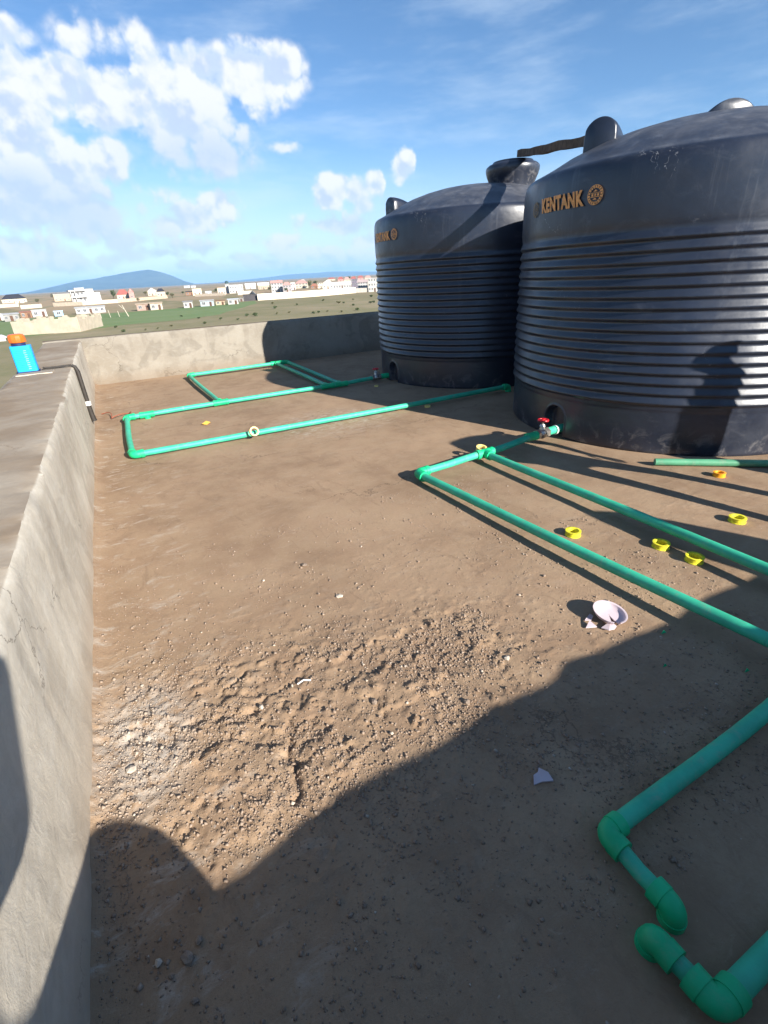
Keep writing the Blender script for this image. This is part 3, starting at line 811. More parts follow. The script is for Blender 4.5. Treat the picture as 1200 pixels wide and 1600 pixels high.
# near run: out of the front tank, two legs towards the viewer
run2 = empty('pipe_run', (2.6, 2.4, 0), 'two long green pipes leaving the front tank through a red-wheeled valve', 'pipework')
e = Vector(on_z(652, 739, .062)); e1 = Vector(on_z(757, 708, .078)); l1 = Vector(on_z(1200, 1000, .105)); u1 = Vector(on_z(1200, 890, .10))
elbow(run2, e, X1, -Y1)
pipe(run2, e + X1 * .09, e1 - X1 * .08); tee(run2, e1, X1, -Y1, ln=.085)
pipe(run2, e1 + X1 * .08, (3.50, 3.475, .085)); coupling(run2, (3.43, 3.47, .084), X1, ln=.06)
valve(run2, (3.575, 3.48, .086), X1)
pipe(run2, (3.64, 3.485, .087), (3.92, 3.495, .088), r=FR)
mb = MB(); mb.tube([(3.755, 3.49, .0875), (3.77, 3.49, .0875)], FR * 1.16, 20); mb.build('union_ring', M['white_plastic'], run2, True)
pipe(run2, e - Y1 * .09, l1); pipe(run2, l1, l1 + (l1 - e) * .22)
pipe(run2, e1 - Y1 * .08, u1); pipe(run2, u1, u1 + (u1 - e1) * .35)
for q in (l1, u1): mb = MB(); mb.box((q.x + .02, q.y - .25, .03), (.22, .11, .06), .2); mb.v = [(x, y, min(z, .058)) for x, y, z in mb.v]; mb.build('packing_block', M['stone'], run2)

# loose length beside the front tank
pr = on_z(1010, 722, .03)
dl = Vector((.745, -.585, 0)).normalized()
p0 = Vector((3.86, 2.44, .034)); loose = MB().tube([p0 + dl * (k * .15) for k in range(15)], .030, 16).build('loose_pipe', M['pipe_old'], None, True)
tag(loose, 'dull green loose pipe lying against the foot of the front tank', 'pipe')

# corner runs at the viewer's feet
zc = .05
run3 = empty('pipe_run', (1.4, .5, 0), 'green pipe with elbow ending at a down-turned elbow in the shade', 'pipework')
c0 = Vector(on_z(946, 1302, zc)); d0 = Vector(on_z(1046, 1428, zc)); d0.x = c0.x - .004
elbow(run3, c0, X1, -Y1, r=.033, ln=.058); pipe(run3, c0 + X1 * .05, (2.35, c0.y + .03, zc), r=.0285)
pipe(run3, c0 - Y1 * .06, d0 + Y1 * .045, r=.024)
elbow(run3, d0, Y1, -Z1, r=.033, ln=.056)
run4 = empty('pipe_run', (.9, .15, 0), 'green pipe with two elbows at the lower right corner of the floor', 'pipework')
f0 = Vector(on_z(1020, 1462, zc)); g0 = Vector(on_z(1128, 1568, zc)); g0.x = f0.x + .006
elbow(run4, f0, -Y1, -Z1, r=.033, ln=.058); pipe(run4, f0 - Y1 * .05, g0 + Y1 * .05, r=.024)
elbow(run4, g0, Y1, X1, r=.034, ln=.062); pipe(run4, g0 + X1 * .055, (2.0, g0.y + .015, zc), r=.029)

# ------------------------------------------------------------------ small things lying on the roof
def ring(u, v, mat, label, r=.050, h=.034, z=0.0, tilt=(0, 0), cat='tape ring'):
    p = on_z(u, v, z + .0); zz = z if z else fh(p[0], p[1]) + .001
    mb = MB(); n = 28
    mb.lathe([(r * .70, 0), (r, 0), (r * 1.0, h * .10), (r * .94, h * .16), (r * .94, h * .84), (r, h * .90), (r, h), (r * .70, h), (r * .66, h * .9), (r * .66, h * .1), (r * .70, 0)], (0, 0, 0), n)
    me = mesh_data('tape_ring', mb.v, mb.f, M[mat], True); me.set_sharp_from_angle(angle=math.radians(40))
    o = bpy.data.objects.new('tape_ring', me); COL.objects.link(o)
    o.location = (p[0], p[1], zz); o.rotation_euler = (tilt[0], tilt[1], rnd.random() * 6)
    return tag(o, label, cat, 'plastic tape rings scattered by the pipes')
ring(895, 836, 'yellow', 'yellow ring on the ground touching the lower of the two long pipes')
ring(1032, 855, 'yellow', 'yellow ring between the two long pipes, the left of a close pair')
ring(1084, 877, 'yellow', 'yellow ring between the two long pipes, the right of a close pair')
ring(1151, 815, 'yellow', 'yellow ring lying alone beyond the upper long pipe', .052)
ring(1123, 744, 'orange', 'orange ring by the loose pipe at the foot of the front tank', .046)
ring(588, 604, 'pale_yellow', 'small pale ring in the shade below the far valve', .034, .02)
ring(622, 640, 'orange', 'dull orange ring in shade under the second long pipe, the left of two', .040, .022)
ring(668, 636, 'pale_yellow', 'pale ring in shade under the second long pipe, the right of two', .040, .022)
p = on_z(400, 677, .10); o = ring(400, 677, 'pale_yellow', 'pale yellow ring resting on top of the second long pipe', .052, .034)
o.location = (p[0] + .0, 5.385, .092); o.rotation_euler = (math.radians(68), 0, .1)
o = ring(760, 706, 'pale_yellow', 'pale ring lying behind the tee of the near pipes', .050, .030); o.location = (e1.x + .02, e1.y + .075, .085); o.rotation_euler = (.25, .0, 0)
# crushed ochre scrap
p = on_z(323, 663)
mb = MB(); vs = [(.05, .0, .012), (.02, .05, .03), (-.05, .03, .008), (-.06, -.02, .02), (-.01, -.045, .006), (.045, -.03, .028), (0, 0, .045)]
mb.add([(p[0] + a, p[1] + b, c) for a, b, c in vs], [(0, 1, 6), (1, 2, 6), (2, 3, 6), (3, 4, 6), (4, 5, 6), (5, 0, 6), (5, 4, 3, 2, 1, 0)])
tag(mb.build('crumpled_scrap', M['cardboard_yellow']), 'crumpled orange scrap on the floor inside the far pipe loop', 'scrap')

# broken lilac plastic cover with its pieces
def shell_piece(name, c, r, a0, a1, h, tilt, rz, mat, label, cat, rim=True, jag=.0):
    """part of a shallow round cover: disc with an upturned rim"""
    n = 18; vs = []; fs = []; th = .004
    for s, dz in ((0, 0), (1, th)):
        for k in range(n + 1):
            q = a0 + (a1 - a0) * k / n
            for rr, z in ((.12 * r, 0), (.6 * r, .0), (.93 * r, .004), (r, h * .5), (r * 1.04, h)):
                j = 1 + jag * math.sin(k * 2.3) * (1 if rr < .7 * r else 0)
                vs.append((rr * j * math.cos(q), rr * j * math.sin(q), z + dz))
    m = 5; base = (n + 1) * m
    for k in range(n):
        for i in range(m - 1):
            a = k * m + i
            fs.append((a, a + m, a + m + 1, a + 1)); fs.append((base + a, base + a + 1, base + a + m + 1, base + a + m))
        fs.append((k * m, base + k * m, base + (k + 1) * m, (k + 1) * m)); a = k * m + m - 1; fs.append((a, a + m, base + a + m, base + a))
    for k in (0, n):
        for i in range(m - 1):
            a = k * m + i; fs.append((a, a + 1, base + a + 1, base + a) if k == 0 else (a + 1, a, base + a, base + a + 1))
    me = mesh_data(name, vs, fs, M[mat], True); me.set_sharp_from_angle(angle=math.radians(35))
    o = bpy.data.objects.new(name, me); COL.objects.link(o); o.location = c; o.rotation_euler = (tilt[0], tilt[1], rz)
    return tag(o, label, cat)
def shard(u, v, pts, label, lift=.012, th=.005, group=None):
    p = on_z(u, v); mb = MB(); n = len(pts); z = fh(p[0], p[1]) + .002
    vs = []
    for t in (0, th):
        for k, (a, b) in enumerate(pts): vs.append((p[0] + a, p[1] + b, z + t + lift * (a + b) * 4 + .3 * lift + .18 * lift * math.sin(k * 2)))
    mb.add(vs, [tuple(range(n))[::-1], tuple(range(n, 2 * n))] + [(i, (i + 1) % n, n + (i + 1) % n, n + i) for i in range(n)])
    return tag(mb.build('plastic_shard', M['pink_plastic']), label, 'shard', group)
p = on_z(950, 966)
zf = fh(p[0], p[1])
# bowl-shaped cover, lying on its side-rim with a bite broken out
cover = empty('broken_cover', (p[0], p[1], zf), 'broken lilac plastic cover lying like a shallow bowl at the shade edge', 'cover')
def bowl(c, r, h, a0, a1, th=.005, n=30):
    vs = []; fs = []; pr_ = [(0.02, .0), (.55, .0), (.86, .12), (.97, .45), (1.0, .92), (1.06, 1.0)]
    for s in (0, 1):
        for k in range(n + 1):
            q = a0 + (a1 - a0) * k / n
            for rr, zz in pr_:
                vs.append(((rr * r - s * th * (zz > .05)) * math.cos(q), (rr * r - s * th * (zz > .05)) * math.sin(q), zz * h + s * th * (zz < .5)))
    m = len(pr_); base = (n + 1) * m
    for k in range(n):
        for i in range(m - 1):
            a = k * m + i; fs += [(a, a + m, a + m + 1, a + 1), (base + a, base + a + 1, base + a + m + 1, base + a + m)]
        a = k * m + m - 1; fs.append((a, a + m, base + a + m, base + a))
    for k in (0, n):
        for i in range(m - 1):
            a = k * m + i; fs.append((a, a + 1, base + a + 1, base + a) if k == 0 else (a + 1, a, base + a, base + a + 1))
    return vs, fs
vs, fs = bowl(None, .078, .027, math.radians(-128), math.radians(206))
Rm = Matrix.Rotation(math.radians(28), 3, 'Z') @ Matrix.Rotation(math.radians(10), 3, 'X')
vs = [Vector((p[0], p[1], zf + .016)) + Rm @ Vector(v) for v in vs]
mb = MB(); mb.add(vs, fs); mb.build('bowl', M['pink_plastic'], cover, True)
shard(921, 969, [(-.03, .004), (.022, .02), (.03, .004), (-.002, -.012)], 'thin sliver lying left of the broken cover, the upper of two', .02)
shard(922, 980, [(-.03, .0), (.018, .022), (.02, -.022)], 'pointed triangular shard left of the broken cover, the lower of two', .02)
shard(952, 983, [(-.036, .018), (.03, .022), (.034, -.012), (.012, -.02), (-.022, -.014)], 'broad piece fallen just below the rim of the broken cover', .02)
shard(847, 1219, [(-.042, -.004), (-.02, .022), (.002, .024), (.016, .034), (.030, .004), (.026, -.026), (-.012, -.008)], 'single lilac shard lying in the shade away from the broken cover', .012)
for k, (u, v, s) in enumerate(((1036, 990, .016), (1038, 1042, .012), (1166, 1050, .014))):
    p = on_z(u, v); mb = MB()
    mb.add([(p[0] - s, p[1], fh(p[0], p[1]) + .004), (p[0] + s * .8, p[1] + s * .5, fh(p[0], p[1]) + .012), (p[0] + s, p[1] - s * .4, fh(p[0], p[1]) + .006), (p[0], p[1], fh(p[0], p[1]) + .02)], [(0, 1, 3), (1, 2, 3), (2, 0, 3), (2, 1, 0)])
    tag(mb.build('pipe_shaving', M['fit']), ['curled green pipe shaving just below the lower long pipe', 'tiny green pipe shaving in the open shade', 'green pipe shaving by the right edge above the elbow pipe'][k], 'shaving', 'green pipe shavings')
# stick and wire
p = on_z(475, 1067)
mb = MB().tube([(p[0] - .028, p[1] + .004, fh(p[0] - .028, p[1]) + .006), (p[0], p[1], fh(p[0], p[1]) + .014), (p[0] + .03, p[1] - .004, fh(p[0] + .03, p[1]) + .007)], .0035, 6)
tag(mb.build('white_stick', M['white_plastic'], None, True), 'short white stick lying on the rough mortar patch', 'stick')
p = on_z(330, 1182)
mb = MB().tube([(p[0] - .04, p[1] - .012, fh(p[0] - .04, p[1] - .01) + .008), (p[0] + .0, p[1], fh(p[0], p[1]) + .016), (p[0] + .045, p[1] + .016, fh(p[0] + .045, p[1]) + .008)], .004, 6)
tag(mb.build('twig', M['timber'], None, True), 'thin brown twig lying on the rough mortar patch', 'twig')
p = on_z(172, 650)
pts = [Vector((p[0] + .09 * t - .1 + .05 * math.sin(t * 2.3), p[1] + .16 * math.cos(t * 1.7) - .06 * t, .012 + .03 * abs(math.sin(t * 1.9)))) for t in [k * .22 for k in range(22)]]
tag(MB().tube(pts, .006, 6).build('wire_tangle', M['copper'], None, True), 'tangle of thin reddish wire on the floor by the left wall', 'wire')
# shell-like curl and clods
def clod(u, v, r, label, mat='stone', flat=.65, group=None):
    p = on_z(u, v); bm = bmesh.new(); bmesh.ops.create_icosphere(bm, subdivisions=1, radius=r * .85)
    sd = rnd.random() * 50
    for vv in bm.verts:
        q = np.array(vv.co); k = 1 + .5 * float(fbm(np.array([q[0] / r * 1.3 + sd]), np.array([q[1] / r * 1.3 + q[2] / r * 2]), 1.0, 3, 5)[0]) * 1.4
        vv.co = Vector((vv.co.x * k, vv.co.y * k * .85, vv.co.z * k * flat))
    me = bpy.data.meshes.new('stone'); bm.to_mesh(me); bm.free(); me.materials.append(M[mat])
    o = bpy.data.objects.new('stone', me); COL.objects.link(o); o.location = (p[0], p[1], fh(p[0], p[1]) + r * flat * .55); o.rotation_euler = (0, 0, rnd.random() * 6)
    return tag(o, label, 'stone', group or 'loose clods and chips on the roof')
clod(222, 1072, .011, 'small round pale chip on smooth floor above the white crumbs', 'stone_pale')
clod(409, 1108, .014, 'squarish cream chip in the middle of the rough mortar patch', 'stone_pale', .8)
clod(206, 1206, .026, 'largest whitish lump at the lower edge of the white crumbs', 'stone_pale', .5)
clod(730, 1098, .020, 'brown clod at the right end of the rough patch', 'stone')
clod(612, 1146, .011, 'whitish pebble just above the shade edge', 'stone_pale')
clod(636, 1100, .009, 'small white pebble in the right half of the rough patch', 'stone_pale')
clod(585, 1098, .020, 'flat brown clod in the right half of the rough patch', 'stone')
clod(530, 932, .030, 'crumbling pale mortar blob on the open floor', 'stone_pale', .25)
clod(476, 884, .026, 'dark crumbly clod on the open floor beyond the mortar blob', 'stone', .4)
clod(498, 929, .010, 'small chip left of the crumbling mortar blob', 'stone')
clod(412, 908, .010, 'small pale pebble alone on the open floor', 'stone_pale')
clod(248, 1506, .016, 'whitish lump deep in the shade near the left wall', 'stone_pale')
clod(295, 1500, .024, 'long grey clod deep in the shade, largest there', 'stone', .6)
clod(312, 1472, .016, 'grey clod just beyond the long one in the shade', 'stone')
clod(300, 1395, .011, 'grey pebble in the shade below the rounded shadow', 'stone')
clod(268, 1526, .010, 'small grey lump beside the whitish one in the shade', 'stone')
clod(305, 1566, .012, 'grey lump at the very bottom of the picture', 'stone')
clod(850, 901, .014, 'dark stone by itself between the pipe and the open floor', 'stone')
clod(792, 1030, .020, 'flat pale lump right at the shade edge below the broken cover', 'stone_pale', .4)

# crumbs and grit swept over the roof
def crumbs():
    N = 46000
    x = nrs.uniform(-.43, 2.6, N * 6); y = nrs.uniform(.35, 3.2, N * 6)
    rm = rough_mask(x, y)
    lime = np.exp(-(((x + .27) / .16) ** 2 + ((y - 1.65) / .30) ** 2))
    cl = sstep(fbm(x, y, 4.5, 3, 61), .0, .12)
    dens = .03 + 1.0 * rm * (.35 + cl) + .85 * lime + .12 * cl + .10 * np.exp(-np.maximum(0, x + .43) / .15)
    keep = nrs.uniform(0, 1.2, len(x)) < dens
    x = x[keep][:N]; y = y[keep][:N]; n = len(x)
    size = np.exp(nrs.normal(math.log(.0021), .60, n)); size = np.clip(size, .0009, .0095)
    lime = np.exp(-(((x + .27) / .17) ** 2 + ((y - 1.65) / .30) ** 2))
    z = floor_h(x, y) + size * .25
    t = (1 + 5 ** .5) / 2
    octv = np.array([(1, 0, 0), (-1, 0, 0), (0, 1, 0), (0, -1, 0), (0, 0, 1), (0, 0, -1)], float)
    octf = np.array([(0, 2, 4), (2, 1, 4), (1, 3, 4), (3, 0, 4), (2, 0, 5), (1, 2, 5), (3, 1, 5), (0, 3, 5)])
    V = octv[None] * nrs.uniform(.6, 1.25, (n, 6, 1)) + nrs.uniform(-.28, .28, (n, 6, 3))
    q = nrs.uniform(0, 6.28, n); c, s = np.cos(q), np.sin(q)
    V = np.stack([V[..., 0] * c[:, None] - V[..., 1] * s[:, None], V[..., 0] * s[:, None] + V[..., 1] * c[:, None], V[..., 2] * .75], 2)
    V = V * size[:, None, None] + np.stack([x, y, z], 1)[:, None, :]
    Fc = octf[None] + (np.arange(n) * 6)[:, None, None]
    me = bpy.data.meshes.new('crumbs'); me.vertices.add(n * 6); me.vertices.foreach_set('co', V.astype(np.float32).ravel())
    me.loops.add(n * 24); me.loops.foreach_set('vertex_index', Fc.astype(np.int32).ravel())
    me.polygons.add(n * 8); me.polygons.foreach_set('loop_start', np.arange(n * 8, dtype=np.int32) * 3)
    me.update(calc_edges=True)
    tint = np.clip(.12 + .3 * nrs.beta(1.3, 4.0, n) + (nrs.uniform(0, 1, n) < .025) * .55 + .6 * lime * nrs.uniform(.2, 1, n), 0, 1)
    at = me.attributes.new('tint', 'FLOAT', 'POINT'); at.data.foreach_set('value', np.repeat(tint, 6).astype(np.float32))
    m, tt, b = new_mat('mortar grit')
    a = tt.n('ShaderNodeAttribute', attribute_name='tint')
    m.node_tree.links.new(tt.mix(a.outputs['Fac'], (.24, .168, .120), (.52, .45, .37)), b.inputs['Base Color'])
    b.inputs['Roughness'].default_value = .95; b.inputs['Specular IOR Level'].default_value = .1
    me.materials.append(m)
    o = bpy.data.objects.new('crumbs', me); COL.objects.link(o)
    tag(o, 'crumbled mortar and grit strewn over the roof floor', 'grit', kind='stuff')
crumbs()

# ------------------------------------------------------------------ blue box with orange cap and its cable
bx, by, bz = -.885, 6.86, .802
box = empty('beacon_box', (bx, by, bz), 'bright blue ribbed box with an orange cap standing on the left wall', 'box')
def rbox(mb, c, sx, sy, sz, r, n=5):
    poly = []
    for (qx, qy, a0) in ((1, 1, 0), (-1, 1, 90), (-1, -1, 180), (1, -1, 270)):
        for k in range(n + 1):
            a = math.radians(a0 + 90 * k / n); poly.append((c[0] + qx * (sx / 2 - r) + r * math.cos(a), c[1] + qy * (sy / 2 - r) + r * math.sin(a)))
    return mb.prism(poly, c[2], c[2] + sz)
mb = MB(); rbox(mb, (bx, by, bz), .195, .15, .285, .022); body = mb.build('box_body', M['blue'], box, True)
for k in range(12):
    mb = MB(); mb.box((bx + .006, by - .0775, bz + .035 + k * .0185), (.16 if k % 3 else .14, .006, .007)); mb.build('louvre', M['blue'], body)
for k in range(10):
    mb = MB(); mb.box((bx + .030 + .004 * (k % 2), by - .082, bz + .045 + k * .021), (.026, .003, .006)); mb.build('mark', M['blue_light'], body)
mb = MB(); rbox(mb, (bx, by, bz), .215, .17, .018, .02); mb.build('foot_plate', M['navy'], box, True)
mb = MB(); mb.lathe([(.066, .284), (.068, .286), (.068, .312), (.055, .316)], (bx - .01, by, bz), 28, True); mb.build('collar', M['navy'], box, True)
mb = MB(); mb.lathe([(.072, .314), (.082, .320), (.084, .345), (.080, .385), (.070, .400), (.05, .406), (.002, .408)], (bx - .01, by, bz), 12); mb.build('cap', M['cap_orange'], box, True, 25)
mb = MB(); mb.box((bx + .07, by - .16, bz + .001), (.34, .20, .012)); mb.v = [(x + .02 * math.sin(y * 30), y, z) for x, y, z in mb.v]
mb.build('cement_pad', M['plaster'], box)
wy = 6.95
cab = empty('power_cable', (-.6, wy, .8), 'black cable from the blue box over the wall edge down to the floor', 'cable')
def wob(pts, a=.006):
    return [Vector(q) + Vector((rnd.uniform(-a, a), rnd.uniform(-a, a), rnd.uniform(-a * .3, a * .3))) for q in pts]
mb = MB(); mb.tube(wob([(-.76, 6.93, .825), (-.70, 6.95, .818), (-.62, 6.96, .816), (-.54, 6.97, .818), (-.47, 6.97, .815)]), .010, 8)
mb.tube(wob([(-.76, 6.86, .815), (-.69, 6.89, .812), (-.60, 6.93, .812), (-.52, 6.96, .814), (-.46, 6.965, .81)]), .005, 6)
mb.build('lead', M['cable'], cab, True)
mb = MB(); mb.tube([(-.47, 6.97, .815), (-.444, 6.97, .795), (-.428, 6.97, .74), (-.428, 6.97, .40), (-.424, 6.97, .22), (-.415, 6.97, .14)], [.014, .02, .024, .026, .030, .032], 10)
mb.build('sleeve', M['cable'], cab, True)
mb = MB(); mb.tube([(-.428, 6.97, .335), (-.428, 6.97, .385)], .034, 12); mb.build('clip', M['white_plastic'], cab, True)

# ------------------------------------------------------------------ people outside the frame whose shadows fall into it
M['skin'] = simple('brown skin', (.16, .085, .055), .55, .08, 20)
M['hair'] = simple('black hair', (.012, .010, .009), .7, .2, 60)
M['shirt_grey'] = simple('grey shirt', (.22, .23, .26), .9, .12, 14)
M['shirt_red'] = simple('maroon shirt', (.20, .04, .04), .9, .12, 14)
M['shirt_blue'] = simple('blue overall', (.05, .08, .20), .9, .12, 14)
M['jeans'] = simple('dark jeans', (.035, .045, .08), .9, .15, 14)
M['boots'] = simple('dusty boots', (.10, .07, .05), .85, .2, 20)

def person(label, joints, bones, mats, base, hip):
    """joints: name -> (x, y, z, radius, material index); bones: name pairs. One continuous skinned body."""
    names = list(joints); idx = {n: i for i, n in enumerate(names)}
    me = bpy.data.meshes.new('person')
    b = Vector(base)
    me.from_pydata([Vector(joints[n][:3]) - b for n in names], [(idx[a], idx[c]) for a, c in bones], [])
    o = bpy.data.objects.new('person', me); COL.objects.link(o)
    o.modifiers.new('skin', 'SKIN')
    sv = me.skin_vertices[0].data
    for n in names:
        r = joints[n][3]; sv[idx[n]].radius = r if isinstance(r, tuple) else (r, r)
        sv[idx[n]].use_root = (n == hip)
    sb = o.modifiers.new('sub', 'SUBSURF'); sb.levels = 2; sb.render_levels = 2
    dg = bpy.context.evaluated_depsgraph_get()
    out = bpy.data.meshes.new_from_object(o.evaluated_get(dg))
    bpy.data.objects.remove(o)
    for m in mats: out.materials.append(M[m])
    P = np.array([joints[n][:3] for n in names]) - np.array(base)
    mi = [joints[n][4] for n in names]
    seg = [(idx[a], idx[c]) for a, c in bones]
    C = np.array([p.center[:] for p in out.polygons]); best = np.full(len(C), 1e9); res = np.zeros(len(C), int)
    for a, c in seg:
        ab = P[c] - P[a]; t = np.clip(((C - P[a]) @ ab) / max(1e-9, ab @ ab), 0, 1)
        d = np.linalg.norm(C - P[a] - t[:, None] * ab, axis=1)
        k = d < best; best[k] = d[k]; res[k] = np.where(t[k] < .5, mi[a], mi[c])
    out.polygons.foreach_set('material_index', res.astype(np.int32)); out.polygons.foreach_set('use_smooth', np.ones(len(C), bool))
    ob = bpy.data.objects.new('person', out); ob.location = base; COL.objects.link(ob)
    return tag(ob, label, 'person', 'people just outside the picture')

def add_hand(J, Bn, side, wrist, p, d, up, mi):
    """palm, four fingers and a thumb from a wrist joint"""
    p = Vector(p); d = Vector(d).normalized(); up = Vector(up).normalized(); s = d.cross(up).normalized()
    pal = p + d * .055; J['palm' + side] = (*pal, (.034, .016), mi); Bn.append((wrist, 'palm' + side))
    for k, (off, ln) in enumerate(((-.027, .062), (-.009, .072), (.009, .068), (.026, .052))):
        a = pal + d * .035 + s * off; b_ = a + d * ln * .55 - up * .010; c = b_ + d * ln * .35 - up * .024
        nm = 'f%d%s' % (k, side)
        J[nm + 'a'] = (*a, .0095, mi); J[nm + 'b'] = (*b_, .0085, mi); J[nm + 'c'] = (*c, .0075, mi)
        Bn += [('palm' + side, nm + 'a'), (nm + 'a', nm + 'b'), (nm + 'b', nm + 'c')]
    a = p + d * .03 - s * .035 - up * .006; b_ = a + d * .035 - s * .022; c = b_ + d * .028 - s * .002
    J['t' + side + 'a'] = (*a, .011, mi); J['t' + side + 'b'] = (*b_, .0095, mi); J['t' + side + 'c'] = (*c, .008, mi)
    Bn += [('palm' + side, 't' + side + 'a'), ('t' + side + 'a', 't' + side + 'b'), ('t' + side + 'b', 't' + side + 'c')]

def add_head(J, Bn, neck, p, fwd, mi_s, mi_h):
    p = Vector(p); fwd = Vector(fwd).normalized(); up = Vector((0, 0, 1))
    J['jaw'] = (*(p + fwd * .03 - up * .03), (.062, .070), mi_s); J['skull'] = (*(p + up * .055), (.078, .092), mi_s); J['top'] = (*(p - fwd * .02 + up * .115), (.062, .072), mi_h)
    J['nose'] = (*(p + fwd * .115 + up * .02), .012, mi_s)
    Bn += [(neck, 'jaw'), ('jaw', 'skull'), ('skull', 'top'), ('skull', 'nose')]

# the photographer, seated on the rear wall, right knee out
J = {'pel': (-.17, -.86, .93, (.17, .12), 2), 'bel': (-.17, -.86, 1.08, (.155, .11), 1), 'che': (-.17, -.84, 1.26, (.165, .11), 1), 'nek0': (-.17, -.83, 1.42, (.07, .06), 1), 'nek': (-.16, -.82, 1.49, .052, 0),
     'shR': (-.02, -.83, 1.37, .062, 1), 'elR': (.01, -.56, 1.20, .044, 1), 'wrR': (.02, -.30, 1.42, .030, 0), 'shL': (-.34, -.83, 1.37, .062, 1), 'elL': (-.34, -.56, 1.20, .044, 1), 'wrL': (-.10, -.30, 1.42, .030, 0),
     'hpR': (-.02, -.76, .87, .125, 2), 'knR': (.265, -.565, .795, .100, 2), 'anR': (.30, -.53, .14, .048, 2), 'heR': (.30, -.55, .055, .045, 3), 'toR': (.33, -.38, .045, .040, 3),
     'hpL': (-.28, -.82, .90, .095, 2), 'knL': (-.28, -.555, .79, .075, 2), 'anL': (-.28, -.54, .14, .048, 2), 'heL': (-.28, -.55, .055, .045, 3), 'toL': (-.28, -.38, .045, .040, 3)}
Bn = [('pel', 'bel'), ('bel', 'che'), ('che', 'nek0'), ('nek0', 'nek'), ('che', 'shR'), ('shR', 'elR'), ('elR', 'wrR'), ('che', 'shL'), ('shL', 'elL'), ('elL', 'wrL'),
      ('pel', 'hpR'), ('hpR', 'knR'), ('knR', 'anR'), ('anR', 'heR'), ('heR', 'toR'), ('pel', 'hpL'), ('hpL', 'knL'), ('knL', 'anL'), ('anL', 'heL'), ('heL', 'toL')]
add_hand(J, Bn, 'R', 'wrR', (.02, -.30, 1.42), (0, .8, .6), (1, 0, 0), 0); add_hand(J, Bn, 'L', 'wrL', (-.10, -.30, 1.42), (.1, .8, .6), (-1, 0, 0), 0)
add_head(J, Bn, 'nek', (-.15, -.80, 1.585), (.1, 1, 0), 0, 4)
person('seated person in grey shirt on the rear wall, seen only by the shadow', J, Bn, ['skin', 'shirt_grey', 'jeans', 'boots', 'hair'], (-.17, -.86, 0), 'pel')

# a stooping person with hands on knees, to the right of the frame
ox, oy = 3.93, 1.08
J = {'pel': (ox, oy - .10, .92, (.16, .13), 2), 'bel': (ox, oy - .05, 1.03, (.23, .17), 1), 'che': (ox, oy + .06, 1.16, (.25, .19), 1), 'nek0': (ox, oy + .26, 1.13, (.08, .07), 1), 'nek': (ox, oy + .32, 1.10, .052, 0),
     'shR': (ox + .25, oy + .12, 1.19, .095, 1), 'elR': (ox + .33, oy + .14, .98, .046, 1), 'wrR': (ox + .24, oy + .20, .78, .032, 0), 'shL': (ox - .25, oy + .12, 1.19, .095, 1), 'elL': (ox - .38, oy + .12, 1.02, .06, 1), 'wrL': (ox - .24, oy + .20, .78, .032, 0),
     'hpR': (ox + .12, oy - .08, .86, .098, 2), 'knR': (ox + .20, oy + .06, .50, .066, 2), 'anR': (ox + .25, oy - .03, .12, .050, 2), 'heR': (ox + .25, oy - .04, .052, .045, 3), 'toR': (ox + .28, oy + .13, .045, .040, 3),
     'hpL': (ox - .12, oy - .08, .86, .098, 2), 'knL': (ox - .20, oy + .06, .50, .066, 2), 'anL': (ox - .25, oy - .03, .12, .050, 2), 'heL': (ox - .25, oy - .04, .052, .045, 3), 'toL': (ox - .28, oy + .13, .045, .040, 3)}
Bn = [('pel', 'bel'), ('bel', 'che'), ('che', 'nek0'), ('nek0', 'nek'), ('che', 'shR'), ('shR', 'elR'), ('elR', 'wrR'), ('che', 'shL'), ('shL', 'elL'), ('elL', 'wrL'),
      ('pel', 'hpR'), ('hpR', 'knR'), ('knR', 'anR'), ('anR', 'heR'), ('heR', 'toR'), ('pel', 'hpL'), ('hpL', 'knL'), ('knL', 'anL'), ('anL', 'heL'), ('heL', 'toL')]
add_hand(J, Bn, 'R', 'wrR', (ox + .24, oy + .20, .78), (-.1, -.1, -1), (0, 1, 0), 0); add_hand(J, Bn, 'L', 'wrL', (ox - .24, oy + .20, .78), (.1, -.1, -1), (0, 1, 0), 0)
add_head(J, Bn, 'nek', (ox, oy + .38, 1.04), (0, 1, -.3), 0, 4)
person('stooping person in maroon shirt, hands on knees, whose shadow reaches the near pipes', J, Bn, ['skin', 'shirt_red', 'jeans', 'boots', 'hair'], (ox, oy, 0), 'pel')

# a person standing sideways, shadow on the front tank
ox, oy = 4.84, .74
J = {'pel': (ox, oy, .95, (.11, .13), 2), 'bel': (ox, oy, 1.08, (.10, .12), 1), 'che': (ox, oy, 1.28, (.11, .14), 1), 'nek0': (ox, oy, 1.43, (.06, .06), 1), 'nek': (ox - .01, oy, 1.50, .05, 0),
     'shR': (ox, oy - .13, 1.39, .060, 1), 'elR': (ox + .02, oy - .14, 1.12, .043, 1), 'wrR': (ox - .03, oy - .20, .88, .030, 0), 'shL': (ox, oy + .13, 1.39, .060, 1), 'elL': (ox + .02, oy + .14, 1.12, .043, 1), 'wrL': (ox - .03, oy + .20, .88, .030, 0),
     'hpR': (ox, oy - .09, .88, .085, 2), 'knR': (ox - .01, oy - .10, .49, .062, 2), 'anR': (ox + .02, oy - .10, .12, .047, 2), 'heR': (ox + .03, oy - .10, .052, .043, 3), 'toR': (ox - .13, oy - .12, .045, .038, 3),
     'hpL': (ox, oy + .09, .88, .085, 2), 'knL': (ox - .01, oy + .10, .49, .062, 2), 'anL': (ox + .02, oy + .10, .12, .047, 2), 'heL': (ox + .03, oy + .10, .052, .043, 3), 'toL': (ox - .13, oy + .12, .045, .038, 3)}
